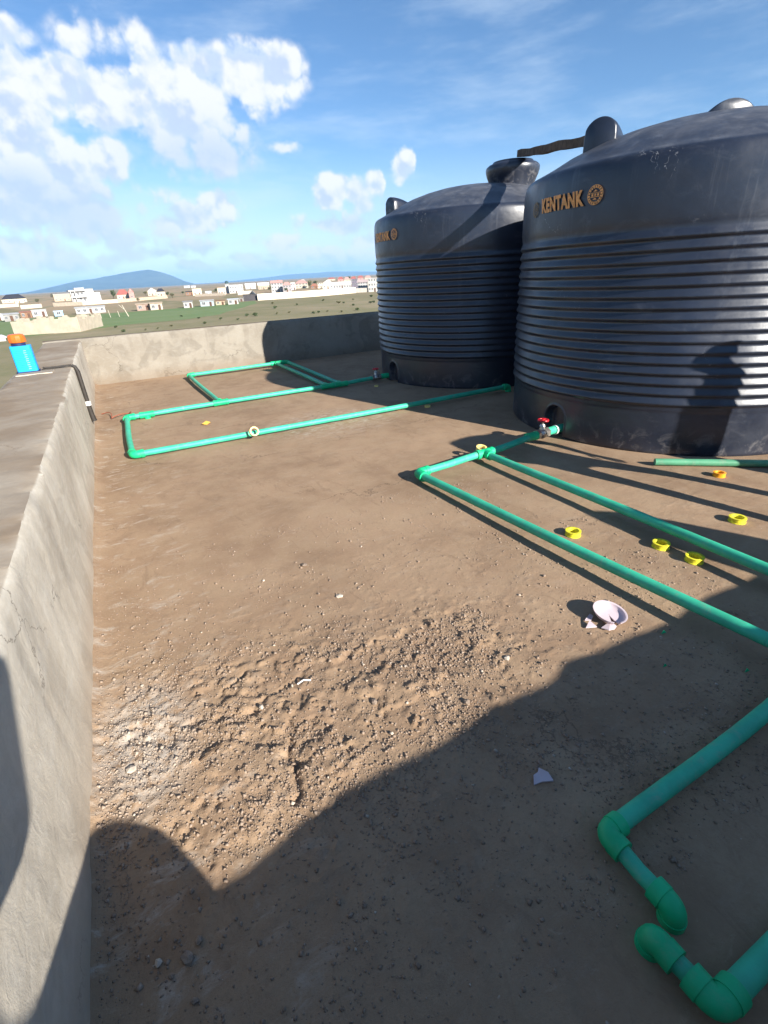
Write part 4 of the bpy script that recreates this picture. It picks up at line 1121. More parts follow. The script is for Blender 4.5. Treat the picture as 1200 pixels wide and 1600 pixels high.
Bn = [('pel', 'bel'), ('bel', 'che'), ('che', 'nek0'), ('nek0', 'nek'), ('che', 'shR'), ('shR', 'elR'), ('elR', 'wrR'), ('che', 'shL'), ('shL', 'elL'), ('elL', 'wrL'),
      ('pel', 'hpR'), ('hpR', 'knR'), ('knR', 'anR'), ('anR', 'heR'), ('heR', 'toR'), ('pel', 'hpL'), ('hpL', 'knL'), ('knL', 'anL'), ('anL', 'heL'), ('heL', 'toL')]
add_hand(J, Bn, 'R', 'wrR', (ox - .03, oy - .20, .88), (0, 0, -1), (-1, 0, 0), 0); add_hand(J, Bn, 'L', 'wrL', (ox - .03, oy + .20, .88), (0, 0, -1), (1, 0, 0), 0)
add_head(J, Bn, 'nek', (ox - .01, oy, 1.585), (-1, 0, 0), 0, 4)
person('standing person in blue overall turned sideways, whose shadow falls on the front tank', J, Bn, ['skin', 'shirt_blue', 'jeans', 'boots', 'hair'], (ox, oy, 0), 'pel')

# ------------------------------------------------------------------ the plain below
def mat_ground():
    m, t, b = new_mat('plain')
    L = m.node_tree.links
    P = t.n('ShaderNodeNewGeometry').outputs['Position']
    far_p = t.vm('MULTIPLY', P, (1, .35, 0)).outputs[0]
    n1 = t.ss(t.noise(far_p, .012, 6, .62, .6), .40, .62)
    n2 = t.ss(t.noise(P, .06, 6, .65, .4), .40, .64)
    n3 = t.ss(t.noise(P, .9, 5, .7), .35, .65)
    c = t.mix(n1, (.225, .205, .125), (.32, .265, .18))
    c = t.mix(t.m('MULTIPLY', n2, .5), c, (.145, .165, .080))
    c = t.mix(t.m('MULTIPLY', n3, .30), c, (.30, .24, .16))
    # bare murram lots and tracks farther out
    sp = t.n('ShaderNodeSeparateXYZ'); L.new(P, sp.inputs[0])
    dist = t.ss(sp.outputs[1], 200, 420)
    lots = t.ss(t.noise(t.vm('MULTIPLY', P, (1, .25, 0)).outputs[0], .02, 3, .5, 1.0), .40, .52)
    c = t.mix(t.m('MULTIPLY', t.m('MULTIPLY', dist, lots), .75), c, (.38, .28, .19))
    L.new(c, b.inputs['Base Color']); b.inputs['Roughness'].default_value = 1.0; b.inputs['Specular IOR Level'].default_value = .0
    return m
M['ground'] = mat_ground()
def mat_grass():
    m, t, b = new_mat('green field')
    L = m.node_tree.links
    P = t.n('ShaderNodeNewGeometry').outputs['Position']
    n1 = t.ss(t.noise(P, .05, 6, .65, .5), .35, .65); n2 = t.ss(t.noise(P, .5, 5, .7), .35, .65)
    c = t.mix(n1, (.150, .225, .105), (.190, .245, .130)); c = t.mix(t.m('MULTIPLY', n2, .35), c, (.17, .18, .085))
    L.new(c, b.inputs['Base Color']); b.inputs['Roughness'].default_value = 1.0; b.inputs['Specular IOR Level'].default_value = 0
    return m
M['grass'] = mat_grass()
def ground():
    vs = [(0, 0, GZ)]; fs = []; n = 96; rings = [12, 30, 60, 120, 250, 500, 1000, 2000, 4000, 8000, 16000, 31000]
    for r in rings:
        for k in range(n): q = 2 * math.pi * k / n; vs.append((r * math.cos(q), r * math.sin(q), GZ))
    for k in range(n): fs.append((0, 1 + k, 1 + (k + 1) % n))
    for i in range(len(rings) - 1):
        for k in range(n): a = 1 + i * n; fs.append((a + k, a + n + k, a + n + (k + 1) % n, a + (k + 1) % n))
    o = bpy.data.objects.new('ground', mesh_data('ground', vs, fs, M['ground'])); COL.objects.link(o); o['kind'] = 'structure'
ground()
def field_sheet(name, px, z, mat):
    pts = [on_z(u, v, z) for u, v in px]
    # wander along the edge so that the border is ragged
    out = []
    for i in range(len(pts)):
        a, b = pts[i], pts[(i + 1) % len(pts)]; L = np.linalg.norm(b - a); nn = max(2, int(L / 3.0))
        nrm = np.array([-(b - a)[1], (b - a)[0], 0]) / max(L, 1e-6)
        for k in range(nn):
            p = a + (b - a) * k / nn; out.append(tuple(p + nrm * 2.4 * float(fbm(np.array([p[0]]), np.array([p[1]]), .2, 4, 7)[0])))
    me = bpy.data.meshes.new(name); me.from_pydata(out, [], [tuple(range(len(out)))]); me.materials.append(mat); me.update()
    o = bpy.data.objects.new(name, me); COL.objects.link(o); o['kind'] = 'structure'
field_sheet('grass_field', [(-60, 500), (-60, 545), (20, 528), (128, 516), (200, 507), (290, 499), (340, 492), (372, 482), (402, 474), (398, 470), (330, 477), (240, 485), (165, 490), (128, 494), (60, 497)], GZ + .03, M['grass'])

# ------------------------------------------------------------------ mountain and far hills
M['scrub'] = simple('scrub-covered slope', (.075, .085, .050), 1.0, .3, .002, spec=0)
def ridge(name, pts, D, depth, seed, rough):
    """height field along a bearing; pts are seen skyline points (u, v)"""
    ae = sorted(azel(*p) for p in pts); A = np.array([a for a, e in ae]); E = np.array([max(0, e) for a, e in ae])
    na, nd = 150, 26
    az_ = np.linspace(A[0], A[-1], na); prof_ = np.interp(az_, A, E)
    ker = np.ones(3) / 3; prof_ = np.convolve(np.pad(prof_, 1, 'edge'), ker, 'valid')
    prof_[0] = prof_[-1] = 0
    vs = []; fs = []
    for j in range(nd):
        f = j / (nd - 1); s = math.exp(-((f - .5) / .21) ** 2); dd = D + (f - .5) * depth
        for i in range(na):
            x, y = dd * math.sin(az_[i]), dd * math.cos(az_[i])
            gul = float(fbm(np.array([x / 900 + seed]), np.array([y / 2200]), 1.0, 5, seed, .55)[0])
            h = (D * math.tan(prof_[i]) + 9) * s * (1 + rough * gul * 2 * (1 - s * .8)) if prof_[i] > 0 else 0
            vs.append((x, y, GZ - 3 + max(0, h)))
    for j in range(nd - 1):
        for i in range(na - 1): a = j * na + i; fs.append((a, a + 1, a + na + 1, a + na))
    o = bpy.data.objects.new(name, mesh_data(name, vs, fs, M['scrub'], True)); COL.objects.link(o); o['kind'] = 'structure'
ridge('mountain', [(-30, 462), (20, 461), (45, 456), (90, 446), (120, 439), (150, 434), (190, 426.5), (215, 422.5), (231, 420), (248, 423.5), (270, 431), (290, 439.5), (304, 443), (330, 444)], 15000, 8000, 5, .5)
ridge('far_hills', [(300, 445), (340, 441), (380, 437), (420, 433), (450, 428.5), (475, 427), (500, 426), (530, 424), (560, 424), (590, 424), (640, 421), (720, 416), (820, 414), (900, 416), (1000, 412), (1200, 404), (1300, 400)], 21000, 7000, 9, .6)

# ------------------------------------------------------------------ houses of the plain
HM = {}
def hm(col, rough=.9):
    k = tuple(col)
    if k not in HM: HM[k] = simple('house finish %d' % len(HM), col, rough, .10, .6, spec=.15)
    return HM[k]
GLASS = simple('dark window glass', (.09, .095, .105), .2, .2, 2, spec=.5)
DOOR = simple('brown door', (.10, .05, .03), .6, .2, 2)
WHITE, CREAM, TAN, GREY, LGREY = (.53, .52, .50), (.47, .42, .33), (.46, .36, .26), (.27, .26, .25), (.42, .41, .40)
RED, DARK, PINK, BLUEC, BROWN, GREEN = (.30, .10, .085), (.035, .035, .045), (.42, .25, .22), (.28, .45, .62), (.24, .14, .09), (.10, .20, .13)

def frame_at(u, vb):
    P = on_z(u, vb, GZ); D = math.hypot(P[0], P[1]); a = math.atan2(P[0], P[1]); return P, D, a
def place(u0, u1, vt, vb):
    uc = (u0 + u1) / 2; P, D, a = frame_at(uc, vb)
    a0, _ = azel(u0, vb - .0545 * (u0 - uc)); a1, _ = azel(u1, vb - .0545 * (u1 - uc))
    h = CAM_H + D * math.tan(azel(uc, vt)[1]) - GZ
    return P, D, a, D * (a1 - a0), max(1.2, h)
class Loc:
    def __init__(s, P, a, rot=0.0):
        s.o = Vector((P[0], P[1], GZ)); s.r = Vector((math.cos(a + rot), -math.sin(a + rot), 0)); s.f = Vector((math.sin(a + rot), math.cos(a + rot), 0))
    def p(s, x, y, z): return s.o + s.r * x + s.f * y + Vector((0, 0, z))
def lbox(mb, L, x0, x1, y0, y1, z0, z1):
    vs = [L.p(x, y, z) for z in (z0, z1) for y in (y0, y1) for x in (x0, x1)]
    return mb.add(vs, [(0, 2, 3, 1), (4, 5, 7, 6), (0, 1, 5, 4), (2, 6, 7, 3), (0, 4, 6, 2), (1, 3, 7, 5)])
def openings(L, par, W, h0, nwin, floors=1, fh_=2.8, door=True, y=0.0):
    slots = nwin + (1 if door else 0)
    for f in range(floors):
        for i in range(slots):
            x = -W / 2 + W * (i + .5) / slots; ww = min(1.5, W / slots * .5)
            zz = f * fh_ + min(1.0, h0 * .3)
            if door and f == 0 and i == slots // 2:
                mb = MB(); lbox(mb, L, x - .5, x + .5, y - .06, y - .003, 0, min(2.1, h0 * .8)); mb.build('door', DOOR, par)
            else:
                top = min(zz + 1.25, f * fh_ + h0 - .25)
                if top - zz < .3: continue
                mb = MB(); lbox(mb, L, x - ww / 2, x + ww / 2, y - .05, y - .003, zz, top); wd = mb.build('window', hm(WHITE), par)
                for q in (-1, 1):
                    mb = MB(); lbox(mb, L, x + q * ww * .24 - ww * .2, x + q * ww * .24 + ww * .2, y - .07, y - .052, zz + .08, top - .08); mb.build('pane', GLASS, wd)
def house(u0, u1, vt, vb, roof, wall, rcol, label, cat='house', depth=.8, rot=0.0, nwin=2, floors=1, door=True, name='house', group='houses on the plain', rsh=None):
    P, D, a, W, H = place(u0, u1, vt, vb)
    L = Loc(P, a, rot); dp = min(max(4.0, W * depth), 30); ov = .35
    t = empty(name, (P[0], P[1], GZ), label, cat, group)
    rs = rsh if rsh is not None else {'gable': .42, 'front': .42, 'hip': .42, 'mono': .16, 'flat': .06}[roof]
    hr = H * rs; hw = H - hr
    mb = MB(); lbox(mb, L, -W / 2, W / 2, 0, dp, 0, hw); mb.build('wall', hm(wall), t)
    mb = MB()
    if roof == 'flat':
        lbox(mb, L, -W / 2 - .2, W / 2 + .2, -.25, dp + .25, hw + .003, H)
    elif roof == 'mono':
        vs = [L.p(x, y, z) for (y, z) in ((-ov, hw + .02), (dp + ov, H - .1), (dp + ov, H), (-ov, hw + .14)) for x in (-W / 2 - ov, W / 2 + ov)]
        mb.add(vs, [(0, 1, 3, 2), (4, 5, 7, 6), (0, 6, 7, 1), (2, 3, 5, 4), (0, 2, 4, 6), (1, 7, 5, 3)])
    else:
        if roof == 'gable': ridge_ = [L.p(-W / 2 - ov, dp / 2, H), L.p(W / 2 + ov, dp / 2, H)]
        elif roof == 'hip': ridge_ = [L.p(-W / 2 + min(W * .3, dp / 2), dp / 2, H), L.p(W / 2 - min(W * .3, dp / 2), dp / 2, H)]
        else: ridge_ = [L.p(0, -ov, H), L.p(0, dp + ov, H)]
        c = [L.p(-W / 2 - ov, -ov, hw + .004), L.p(W / 2 + ov, -ov, hw + .004), L.p(W / 2 + ov, dp + ov, hw + .004), L.p(-W / 2 - ov, dp + ov, hw + .004)]
        if roof == 'front': mb.add(c + ridge_, [(0, 1, 4), (1, 2, 5, 4), (2, 3, 5), (3, 0, 4, 5), (3, 2, 1, 0)])
        else: mb.add(c + ridge_, [(0, 1, 5, 4), (1, 2, 5), (2, 3, 4, 5), (3, 0, 4), (3, 2, 1, 0)])
    r = mb.build('roof', hm(rcol), t)
    if roof == 'front':
        mb = MB(); mb.add([L.p(-W / 2 + .2, -.38, hw + .1), L.p(W / 2 - .2, -.38, hw + .1), L.p(0, -.38, H - .25)], [(0, 1, 2)]); mb.build('gable', hm(wall), r)
    openings(L, t, W, hw, nwin, floors, hw / floors, door)
    return t

# two-storey white villa with roof terrace
P, D, a, W, H = place(113, 160, 448.5, 474)
L = Loc(P, a, -.12); v = empty('villa', (P[0], P[1], GZ), 'big white two-storey villa with flat roofs, tallest building on the left', 'house')
s = W / 47.0
def px(x): return -W / 2 + (x - 113) * s
def pz_(y): return H * (474 - y) / 25.5
mb = MB(); lbox(mb, L, px(117), px(138), 0, 12, 0, pz_(454)); mb.build('wall', hm(WHITE), v)
mb = MB(); lbox(mb, L, px(138), px(160), -1.5, 12, 0, pz_(457.5)); lbox(mb, L, px(138), px(152), 3, 11, pz_(457.5), pz_(453)); mb.build('side_wing', hm(WHITE), v)
mb = MB(); lbox(mb, L, px(112.5), px(138.5), -2.6, 12.3, pz_(454) + .004, pz_(452)); rf = mb.build('roof', hm(WHITE), v)
mb = MB(); lbox(mb, L, px(123), px(138.2), 2, 9, pz_(452) + .004, pz_(449)); mb.build('roof_room', hm(WHITE), rf)
mb = MB(); lbox(mb, L, px(139), px(152), 2.6, 11.4, pz_(453) + .004, pz_(451.3)); mb.build('parapet', hm(CREAM), rf)
mb = MB(); lbox(mb, L, px(113.5), px(138), -2.4, -.003, pz_(464), pz_(462.6)); mb.build('balcony', hm(WHITE), v)
for x in (114.5, 121): mb = MB(); lbox(mb, L, px(x), px(x + 1), -2.3, -1.8, 0, pz_(454)); mb.build('column', hm(WHITE), v)
for x, z0, z1 in ((119.5, 462, 456), (125, 460, 456.5), (131, 460, 456.5), (120, 470, 464.5), (127, 468, 464.5), (133, 470, 466)):
    mb = MB(); lbox(mb, L, px(x), px(x + 3.2), -.07, -.004, pz_(z0), pz_(z1)); wd = mb.build('window', hm(LGREY), v)
    mb = MB(); lbox(mb, L, px(x + .3), px(x + 2.9), -.09, -.072, pz_(z0) + .15, pz_(z1) - .15); mb.build('pane', GLASS, wd)

house(4, 43, 459.5, 473, 'hip', CREAM, DARK, 'wide low house with black hipped roof at the far left', depth=.5, nwin=4, rsh=.55)
house(14, 24, 463, 472.6, 'front', WHITE, (.5, .5, .5), 'white front gable before the black-roofed house', 'porch', .5, nwin=1, door=False, name='porch')
house(24, 38, 467, 473.5, 'flat', (.62, .60, .40), (.62, .60, .42), 'pale yellow annex before the black-roofed house', 'annex', .4, nwin=2, name='annex')
house(184, 204, 452, 467, 'hip', CREAM, RED, 'cream house with a bright red roof left of the mountain foot', nwin=2, depth=.6, rsh=.55)
house(203, 211, 450, 466.5, 'front', PINK, RED, 'narrow red-roofed wing at the right of the red-roofed house', nwin=1, door=False, name='house_wing', rsh=.35)
house(232, 246, 449.5, 462, 'front', CREAM, (.55, .55, .56), 'pale gabled house with white roof under the mountain peak', nwin=2)
house(246, 259, 450.5, 462.5, 'hip', CREAM, DARK, 'pale house with dark pointed roof beside the white-gabled one', nwin=2)
house(86, 112, 459, 470.5, 'flat', TAN, LGREY, 'unfinished tan block house left of the white villa', nwin=3)
house(120, 166, 478.5, 489.5, 'mono', LGREY, (.45, .45, .44), 'long grey tin-roofed shed behind the fence posts', 'shed', .2, nwin=4, name='shed')
house(52, 75, 483.5, 495, 'flat', LGREY, (.46, .45, .43), 'grey block hut behind the low enclosure', 'hut', .3, nwin=1, name='hut')
house(34, 51, 486, 497, 'mono', BROWN, (.33, .16, .12), 'rusty brown shack at the left behind the low enclosure', 'shack', .4, nwin=1, name='shack')
house(86, 100, 485.5, 494, 'flat', BLUEC, (.55, .68, .80), 'small pale blue kiosk behind the low enclosure', 'kiosk', .5, nwin=1, door=False, name='kiosk')
house(-6, 7, 490, 501, 'flat', WHITE, WHITE, 'small white store at the left edge of the plain', 'store', .5, nwin=0, name='store')
house(8, 32, 489, 502, 'mono', GREY, (.40, .40, .40), 'grey shed between the white store and the rusty shack', 'shed', .3, nwin=2, name='shed')
house(0, 10, 524, 533, 'front', WHITE, (.7, .7, .7), 'tiny white hut just beyond the blue box', 'hut', .6, nwin=0, name='hut', door=False)
house(302, 316, 450.5, 461.5, 'flat', (.70, .60, .42), CREAM, 'bright cream house near the foot of the mountain', nwin=1, depth=.5)
house(291, 303, 455, 461.5, 'mono', BROWN, DARK, 'low brown shack left of the bright cream house', 'shack', .5, nwin=1, name='shack')
house(322, 331, 454.5, 461.5, 'gable', WHITE, LGREY, 'small white house right of the bright cream house', nwin=1)
house(288, 297, 446.4, 449.6, 'gable', WHITE, WHITE, 'far white house on the horizon right of the mountain', nwin=0, depth=.3)
house(299, 306, 446.2, 449.4, 'gable', WHITE, LGREY, 'far white house on the horizon, the right of a pair', nwin=0, depth=.3)
house(314, 335, 468.5, 478.5, 'mono', (.33, .38, .42), LGREY, 'blue-grey tin shed at the far edge of the green field', 'shed', .3, nwin=1, name='shed')
house(288, 302, 470, 481, 'mono', LGREY, GREY, 'grey shack at the field edge left of the blue-grey shed', 'shack', .5, nwin=1, name='shack')
house(338, 352, 469, 476.5, 'mono', TAN, BROWN, 'small tan shack right of the blue-grey shed', 'shack', .5, nwin=1, name='shack')
house(357, 373, 466.5, 475.5, 'mono', LGREY, (.5, .52, .55), 'pale tin shack left of the dark block', 'shack', .5, nwin=1, name='shack')
house(381, 403, 459.5, 470, 'flat', (.075, .07, .075), (.09, .085, .085), 'dark grey flat-roofed block at the left end of the white wall', 'block', .5, nwin=0, name='store', door=False)
house(374, 381, 465.5, 471, 'flat', GREY, LGREY, 'small grey lean-to left of the dark block', 'lean-to', .6, nwin=0, name='lean_to')
house(236, 255, 472, 484, 'mono', CREAM, TAN, 'low cream shack at the field edge below the gabled houses', 'shack', .4, nwin=1, name='shack')
house(215, 236, 473.5, 485, 'mono', (.34, .24, .2), TAN, 'brown rubble-walled shack at the field edge', 'shack', .4, nwin=1, name='shack')
# water tower with a tank on legs
P, D, a, W, H = place(353, 361, 438.5, 458.5); L = Loc(P, a); wt = empty('water_tower', (P[0], P[1], GZ), 'slim tower with a dark tank on top beside the white flats', 'tower')
mb = MB(); lbox(mb, L, -W * .38, W * .38, 0, W * .76, 0, H * .72); mb.build('shaft', hm(LGREY), wt)
mb = MB(); lbox(mb, L, -W * .46, W * .46, -.3, W * .86, H * .72 + .004, H * .77); mb.build('platform', hm(GREY), wt)
cc = L.p(0, W * .38, H * .77 + .004); mb = MB(); mb.lathe([(W * .36, 0), (W * .36, H * .14), (W * .28, H * .19), (W * .1, H * .23)], cc, 16, True); mb.build('tank', hm((.05, .09, .10)), wt)
house(359, 381, 444.5, 458, 'flat', WHITE, LGREY, 'white two-storey flats beside the slim tower', 'flats', .5, nwin=4, floors=2, name='flats')
house(341, 354, 449, 460, 'flat', (.55, .48, .40), TAN, 'beige house left of the slim tower', nwin=2)
house(384, 400, 442.5, 451.5, 'gable', WHITE, (.6, .6, .6), 'long white hall behind the white flats', 'hall', .4, nwin=4, name='hall')
house(404, 421, 441.5, 452, 'gable', TAN, (.6, .58, .55), 'tan hall with pale roof left of the pink-roofed flats', 'hall', .4, nwin=4, name='hall')
house(425, 443, 438, 457, 'gable', LGREY, PINK, 'grey three-storey flats with pink roof', 'flats', .6, nwin=3, floors=3, name='flats', rsh=.22)
house(443, 456, 440.5, 456.5, 'hip', (.36, .33, .33), PINK, 'grey house with dull pink roof touching the pink-roofed flats', nwin=2, floors=2, rsh=.3)
house(455, 462, 441, 453, 'flat', WHITE, WHITE, 'narrow white house right of the pink-roofed pair', nwin=1, floors=2)
house(462, 482, 437.5, 450.5, 'hip', CREAM, PINK, 'cream house with wide pink roof behind the white wall', nwin=3, floors=2, rsh=.4)
house(497, 503.5, 442, 450.5, 'flat', (.66, .62, .50), CREAM, 'narrow cream block left of the white gable house', nwin=1, floors=2)
house(504.5, 521, 437, 451, 'front', (.68, .64, .54), (.6, .57, .5), 'white house with tall front gable behind the white wall', nwin=2, rsh=.4)
house(521, 549, 440, 450.5, 'gable', LGREY, (.50, .46, .42), 'long low building with pale roof right of the white gable house', 'hall', .3, nwin=6, name='hall', rsh=.5)
house(486, 497, 443, 451, 'hip', BROWN, (.28, .13, .09), 'brown-roofed hut between the pink roofs and the cream block', 'hut', .6, nwin=1, name='hut', rsh=.5)
house(550, 560, 435.5, 453, 'flat', (.16, .14, .18), (.22, .2, .24), 'dark purple-grey three-storey block near the tank', 'flats', .6, nwin=2, floors=3, name='flats')
house(560, 575, 436.5, 456, 'gable', LGREY, (.35, .28, .27), 'grey flats with dark ground-floor openings near the tank', 'flats', .6, nwin=3, floors=3, name='flats', rsh=.25)
house(576, 592, 434, 456, 'flat', (.48, .46, .42), LGREY, 'pale flats half hidden by the far tank', 'flats', .6, nwin=3, floors=3, name='flats')
for k, (u0, u1, vt, vb, wc, rc, lb) in enumerate((
        (528, 537, 432.5, 440, PINK, RED, 'far red-roofed house above the long low building, the left of three'), (538, 547, 433, 440.5, CREAM, PINK, 'far pink-roofed house above the long low building, the middle of three'),
        (548, 557, 432, 439, LGREY, RED, 'far red-roofed house above the purple-grey block, the right of three'), (559, 568, 430.5, 437, PINK, RED, 'far red-roofed house above the grey flats'), (570, 580, 430.5, 437, CREAM, PINK, 'far pink-roofed house above the pale flats'),
        (470, 477, 436.5, 441, WHITE, LGREY, 'far white house above the wide pink roof'), (432, 438, 437.2, 441, PINK, RED, 'far red speck of a house above the pink-roofed flats'),
        (512, 524, 433.5, 438.5, CREAM, RED, 'far red-roofed house behind the tall front gable'))):
    house(u0, u1, vt, vb, 'hip', wc, rc, lb, nwin=0, depth=.5, rsh=.5)
# street of roofs hidden in part by the tank
def wall_line(pts, h, th, col, label, name='compound_wall', cat='wall'):
    """masonry boundary wall along ground points"""
    mb = MB(); Ps = [on_z(u, v_, GZ)[:2] for u, v_ in pts]
    for a_, b_ in zip(Ps[:-1], Ps[1:]):
        d = Vector((b_[0] - a_[0], b_[1] - a_[1], 0)); n_ = Vector((-d.y, d.x, 0)).normalized() * th / 2
        A_, B_ = Vector((a_[0], a_[1], GZ)), Vector((b_[0], b_[1], GZ))
        vs = [A_ - n_, B_ - n_, B_ + n_, A_ + n_]; vs += [q + Vector((0, 0, h)) for q in vs]
        mb.add(vs, [(0, 3, 2, 1), (4, 5, 6, 7), (0, 1, 5, 4), (1, 2, 6, 5), (2, 3, 7, 6), (3, 0, 4, 7)])
    return tag(mb.build(name, hm(col)), label, cat)
wall_line([(403, 469.5), (440, 467), (480, 464.3), (520, 461), (556, 457.6)], 3.2, .3, (.62, .56, .46), 'long pale compound wall running right across the grassland to the grey flats')
wall_line([(403, 469.3), (395, 459.5), (372, 461)], 2.6, .3, (.56, .50, .41), 'pale return wall running back from the dark block')
wall_line([(84, 479), (130, 477), (185, 473)], 2.4, .3, (.56, .47, .36), 'tan boundary wall in front of the white villa')
wall_line([(33, 483), (66, 480.5)], 2.4, .3, (.56, .46, .36), 'tan boundary wall left of the white villa')
wall_line([(0, 481), (30, 479)], 2.4, .3, (.50, .42, .34), 'tan boundary wall at the left edge below the black-roofed house')
wall_line([(185, 473), (262, 466)], 2.2, .3, (.50, .38, .28), 'brown boundary wall below the red-roofed house')
wall_line([(305, 463.5), (352, 461.5)], 1.8, .3, (.55, .47, .37), 'low wall in front of the bright cream house')
wall_line([(556, 457.4), (592, 455.5)], 2.4, .3, (.45, .41, .36), 'low grey wall before the pale flats by the tank')
# roofless enclosure near the house
enc = empty('block_enclosure', tuple(on_z(72, 520, GZ)), 'low roofless enclosure of pale blocks on the grass at the left', 'enclosure')
cor = [on_z(24, 524.5, GZ)[:2], on_z(125, 518.5, GZ)[:2]]
a_, b_ = Vector((*cor[0], GZ)), Vector((*cor[1], GZ)); ex = (b_ - a_); ey = Vector((-ex.y, ex.x, 0)).normalized() * 17
ring_ = [a_, b_, b_ + ey + ex * -.08, a_ + ey + ex * .12]
hts = [3.3, 3.2, 3.0, 3.4]
for k in range(4):
    p_, q_ = ring_[k], ring_[(k + 1) % 4]; d = (q_ - p_); n_ = Vector((-d.y, d.x, 0)).normalized() * .2; mb = MB()
    nn = 10
    if k % 2: p_, q_ = p_ + d.normalized() * .21, q_ - d.normalized() * .21; d = q_ - p_
    for i in range(nn):
        s0, s1 = p_ + d * (i / nn), p_ + d * ((i + 1) / nn); hh = hts[k] + .22 * round(2.2 * math.sin(i * 1.7 + k))
        vs = [s0 - n_, s1 - n_, s1 + n_, s0 + n_]; vs += [q + Vector((0, 0, hh)) for q in vs]
        mb.add(vs, [(4, 5, 6, 7), (0, 1, 5, 4), (1, 2, 6, 5), (2, 3, 7, 6), (3, 0, 4, 7)])
    mb.build('block_wall', hm((.43, .37, .285)), enc)
mb = MB(); cpt = (ring_[0] + ring_[2]) / 2; mb.box(cpt + Vector((0, 0, .15)), (ex.length * .8, 12, .3), math.atan2(ex.y, ex.x)); mb.build('rubble_floor', hm((.50, .40, .31)), enc)

# ------------------------------------------------------------------ shrubs, trees, posts
M['leaf_dark'] = simple('dark leaves', (.075, .100, .045), .8, .4, 1.5, spec=.2)
M['leaf_olive'] = simple('olive leaves', (.135, .135, .070), .8, .35, 1.5, spec=.2)
M['bark'] = simple('bark', (.09, .065, .045), .9, .3, 3)
def leaf_ball(n, rx, ry, rz, zc, lf, seed):
    r_ = random.Random(seed); vs = []; fs = []
    lobes = [(r_.uniform(-.5, .5) * rx, r_.uniform(-.5, .5) * ry, zc + r_.uniform(-.45, .45) * rz, r_.uniform(.45, .75)) for _ in range(6)]
    for i in range(n):
        lx, ly, lz, ls = r_.choice(lobes)
        d = Vector((r_.gauss(0, 1), r_.gauss(0, 1), r_.gauss(0, 1))).normalized() * (r_.random() ** .4)
        c = Vector((lx + d.x * rx * ls, ly + d.y * ry * ls, lz + d.z * rz * ls))
        if c.z < .02: c.z = .02 + r_.random() * .1
        a = Vector((r_.gauss(0, 1), r_.gauss(0, 1), r_.gauss(0, .6))).normalized(); b_ = a.cross(Vector((r_.gauss(0, 1), r_.gauss(0, 1), r_.gauss(0, 1)))).normalized()
        s = lf * r_.uniform(.6, 1.4); k = len(vs)
        vs += [c - a * s, c + b_ * s * .5, c + a * s, c - b_ * s * .5]; fs.append((k, k + 1, k + 2, k + 3))
    return vs, fs
SHR = []
for k in range(4):
    vs, fs = leaf_ball(320, .9, .8, .5, .5, .17, 20 + k); leaf = mesh_data('foliage', vs, fs, M['leaf_dark' if k < 3 else 'leaf_olive'])
    mb = MB()
    for j in range(5):
        q = j * 1.3 + k; mb.tube([(0, 0, 0), (.25 * math.cos(q), .25 * math.sin(q), .35), (.5 * math.cos(q), .45 * math.sin(q), .7)], [.05, .035, .015], 6)
    SHR.append((leaf, mesh_data('stems', mb.v, mb.f, M['bark'])))
def shrub(u, v_, hpx, k, label):
    P, D, a = frame_at(u, v_); sc = max(.5, D * hpx / 766.0 * .62) / 1.05
    o = empty('shrub', (P[0], P[1], GZ), label, 'shrub', 'shrubs on the grassland'); o.scale = (sc,) * 3; o.rotation_euler.z = rnd.random() * 6
    child('foliage', SHR[k][0], o); child('stems', SHR[k][1], o)
for (u, v_, h, k, lb) in ((97, 519, 7, 0, 'round dark bush against the pale block enclosure'), (181, 512, 4.5, 1, 'small dark bush on the green field, the left of two'), (193, 519, 6, 2, 'dark bush on the near edge of the green field, the right of two'),
        (284, 495, 4, 1, 'bush in the middle of the green field, nearest the sheds'), (311, 498, 4, 0, 'small bush on the green field right of its middle'), (320, 506, 5, 2, 'bush close above the far roof wall, left of its lit half'), (345, 499, 4.5, 1, 'bush at the right end of the green field'),
        (399, 494, 8, 2, 'widest dark bush on the brownish grassland'), (386, 494, 6, 1, 'bush touching the left side of the widest dark bush'), (372, 500, 4, 0, 'bush just above the shadowed corner of the far roof wall'),
        (426, 475, 5, 3, 'first shrub below the long pale wall, left end of the brownish grassland'), (430, 482, 6, 1, 'upright shrub just below the first one under the long pale wall'), (433, 491, 5, 3, 'olive shrub right of the widest dark bush'), (452, 489, 4, 3, 'small olive shrub midway along the shaded far wall'), (464, 477, 4, 0, 'small dark shrub below the middle of the long pale wall'), (490, 490, 5, 2, 'long dark bush near the top edge of the shaded far wall'), (498, 489, 5, 0, 'dark bush at the right end of the long one'),
        (505, 470, 4, 1, 'dark shrub close under the right part of the long pale wall'), (529, 474, 6, 3, 'tall olive shrub, left of a pair under the white gable house'), (537, 474, 4, 1, 'small dark shrub, right of a pair under the white gable house'), (534, 488, 5, 3, 'olive shrub on the top edge of the shaded wall, right of the long bush'), (552, 478, 5, 0, 'dark shrub left of the tallest one near the tank'), (558, 485, 6, 2, 'tallest dark shrub near the tank, close to the wall top'), (552, 469, 4, 3, 'olive shrub under the end of the long pale wall'), (580, 464, 5, 1, 'highest shrub beside the edge of the far tank'), (579, 474, 5, 0, 'lower shrub beside the edge of the far tank, the left of two'), (584, 473, 5, 1, 'lower shrub beside the edge of the far tank, the right of two'), (512, 487, 4, 3, 'small olive shrub at the right of the long dark bush'),
        (228, 516, 3.5, 3, 'low tuft just above the lit far wall, the left of three'), (247, 514, 3.5, 3, 'low tuft just above the lit far wall, the middle of three'), (268, 510, 3, 3, 'low tuft just above the lit far wall, the right of three')):
    shrub(u, v_, h, k, lb)
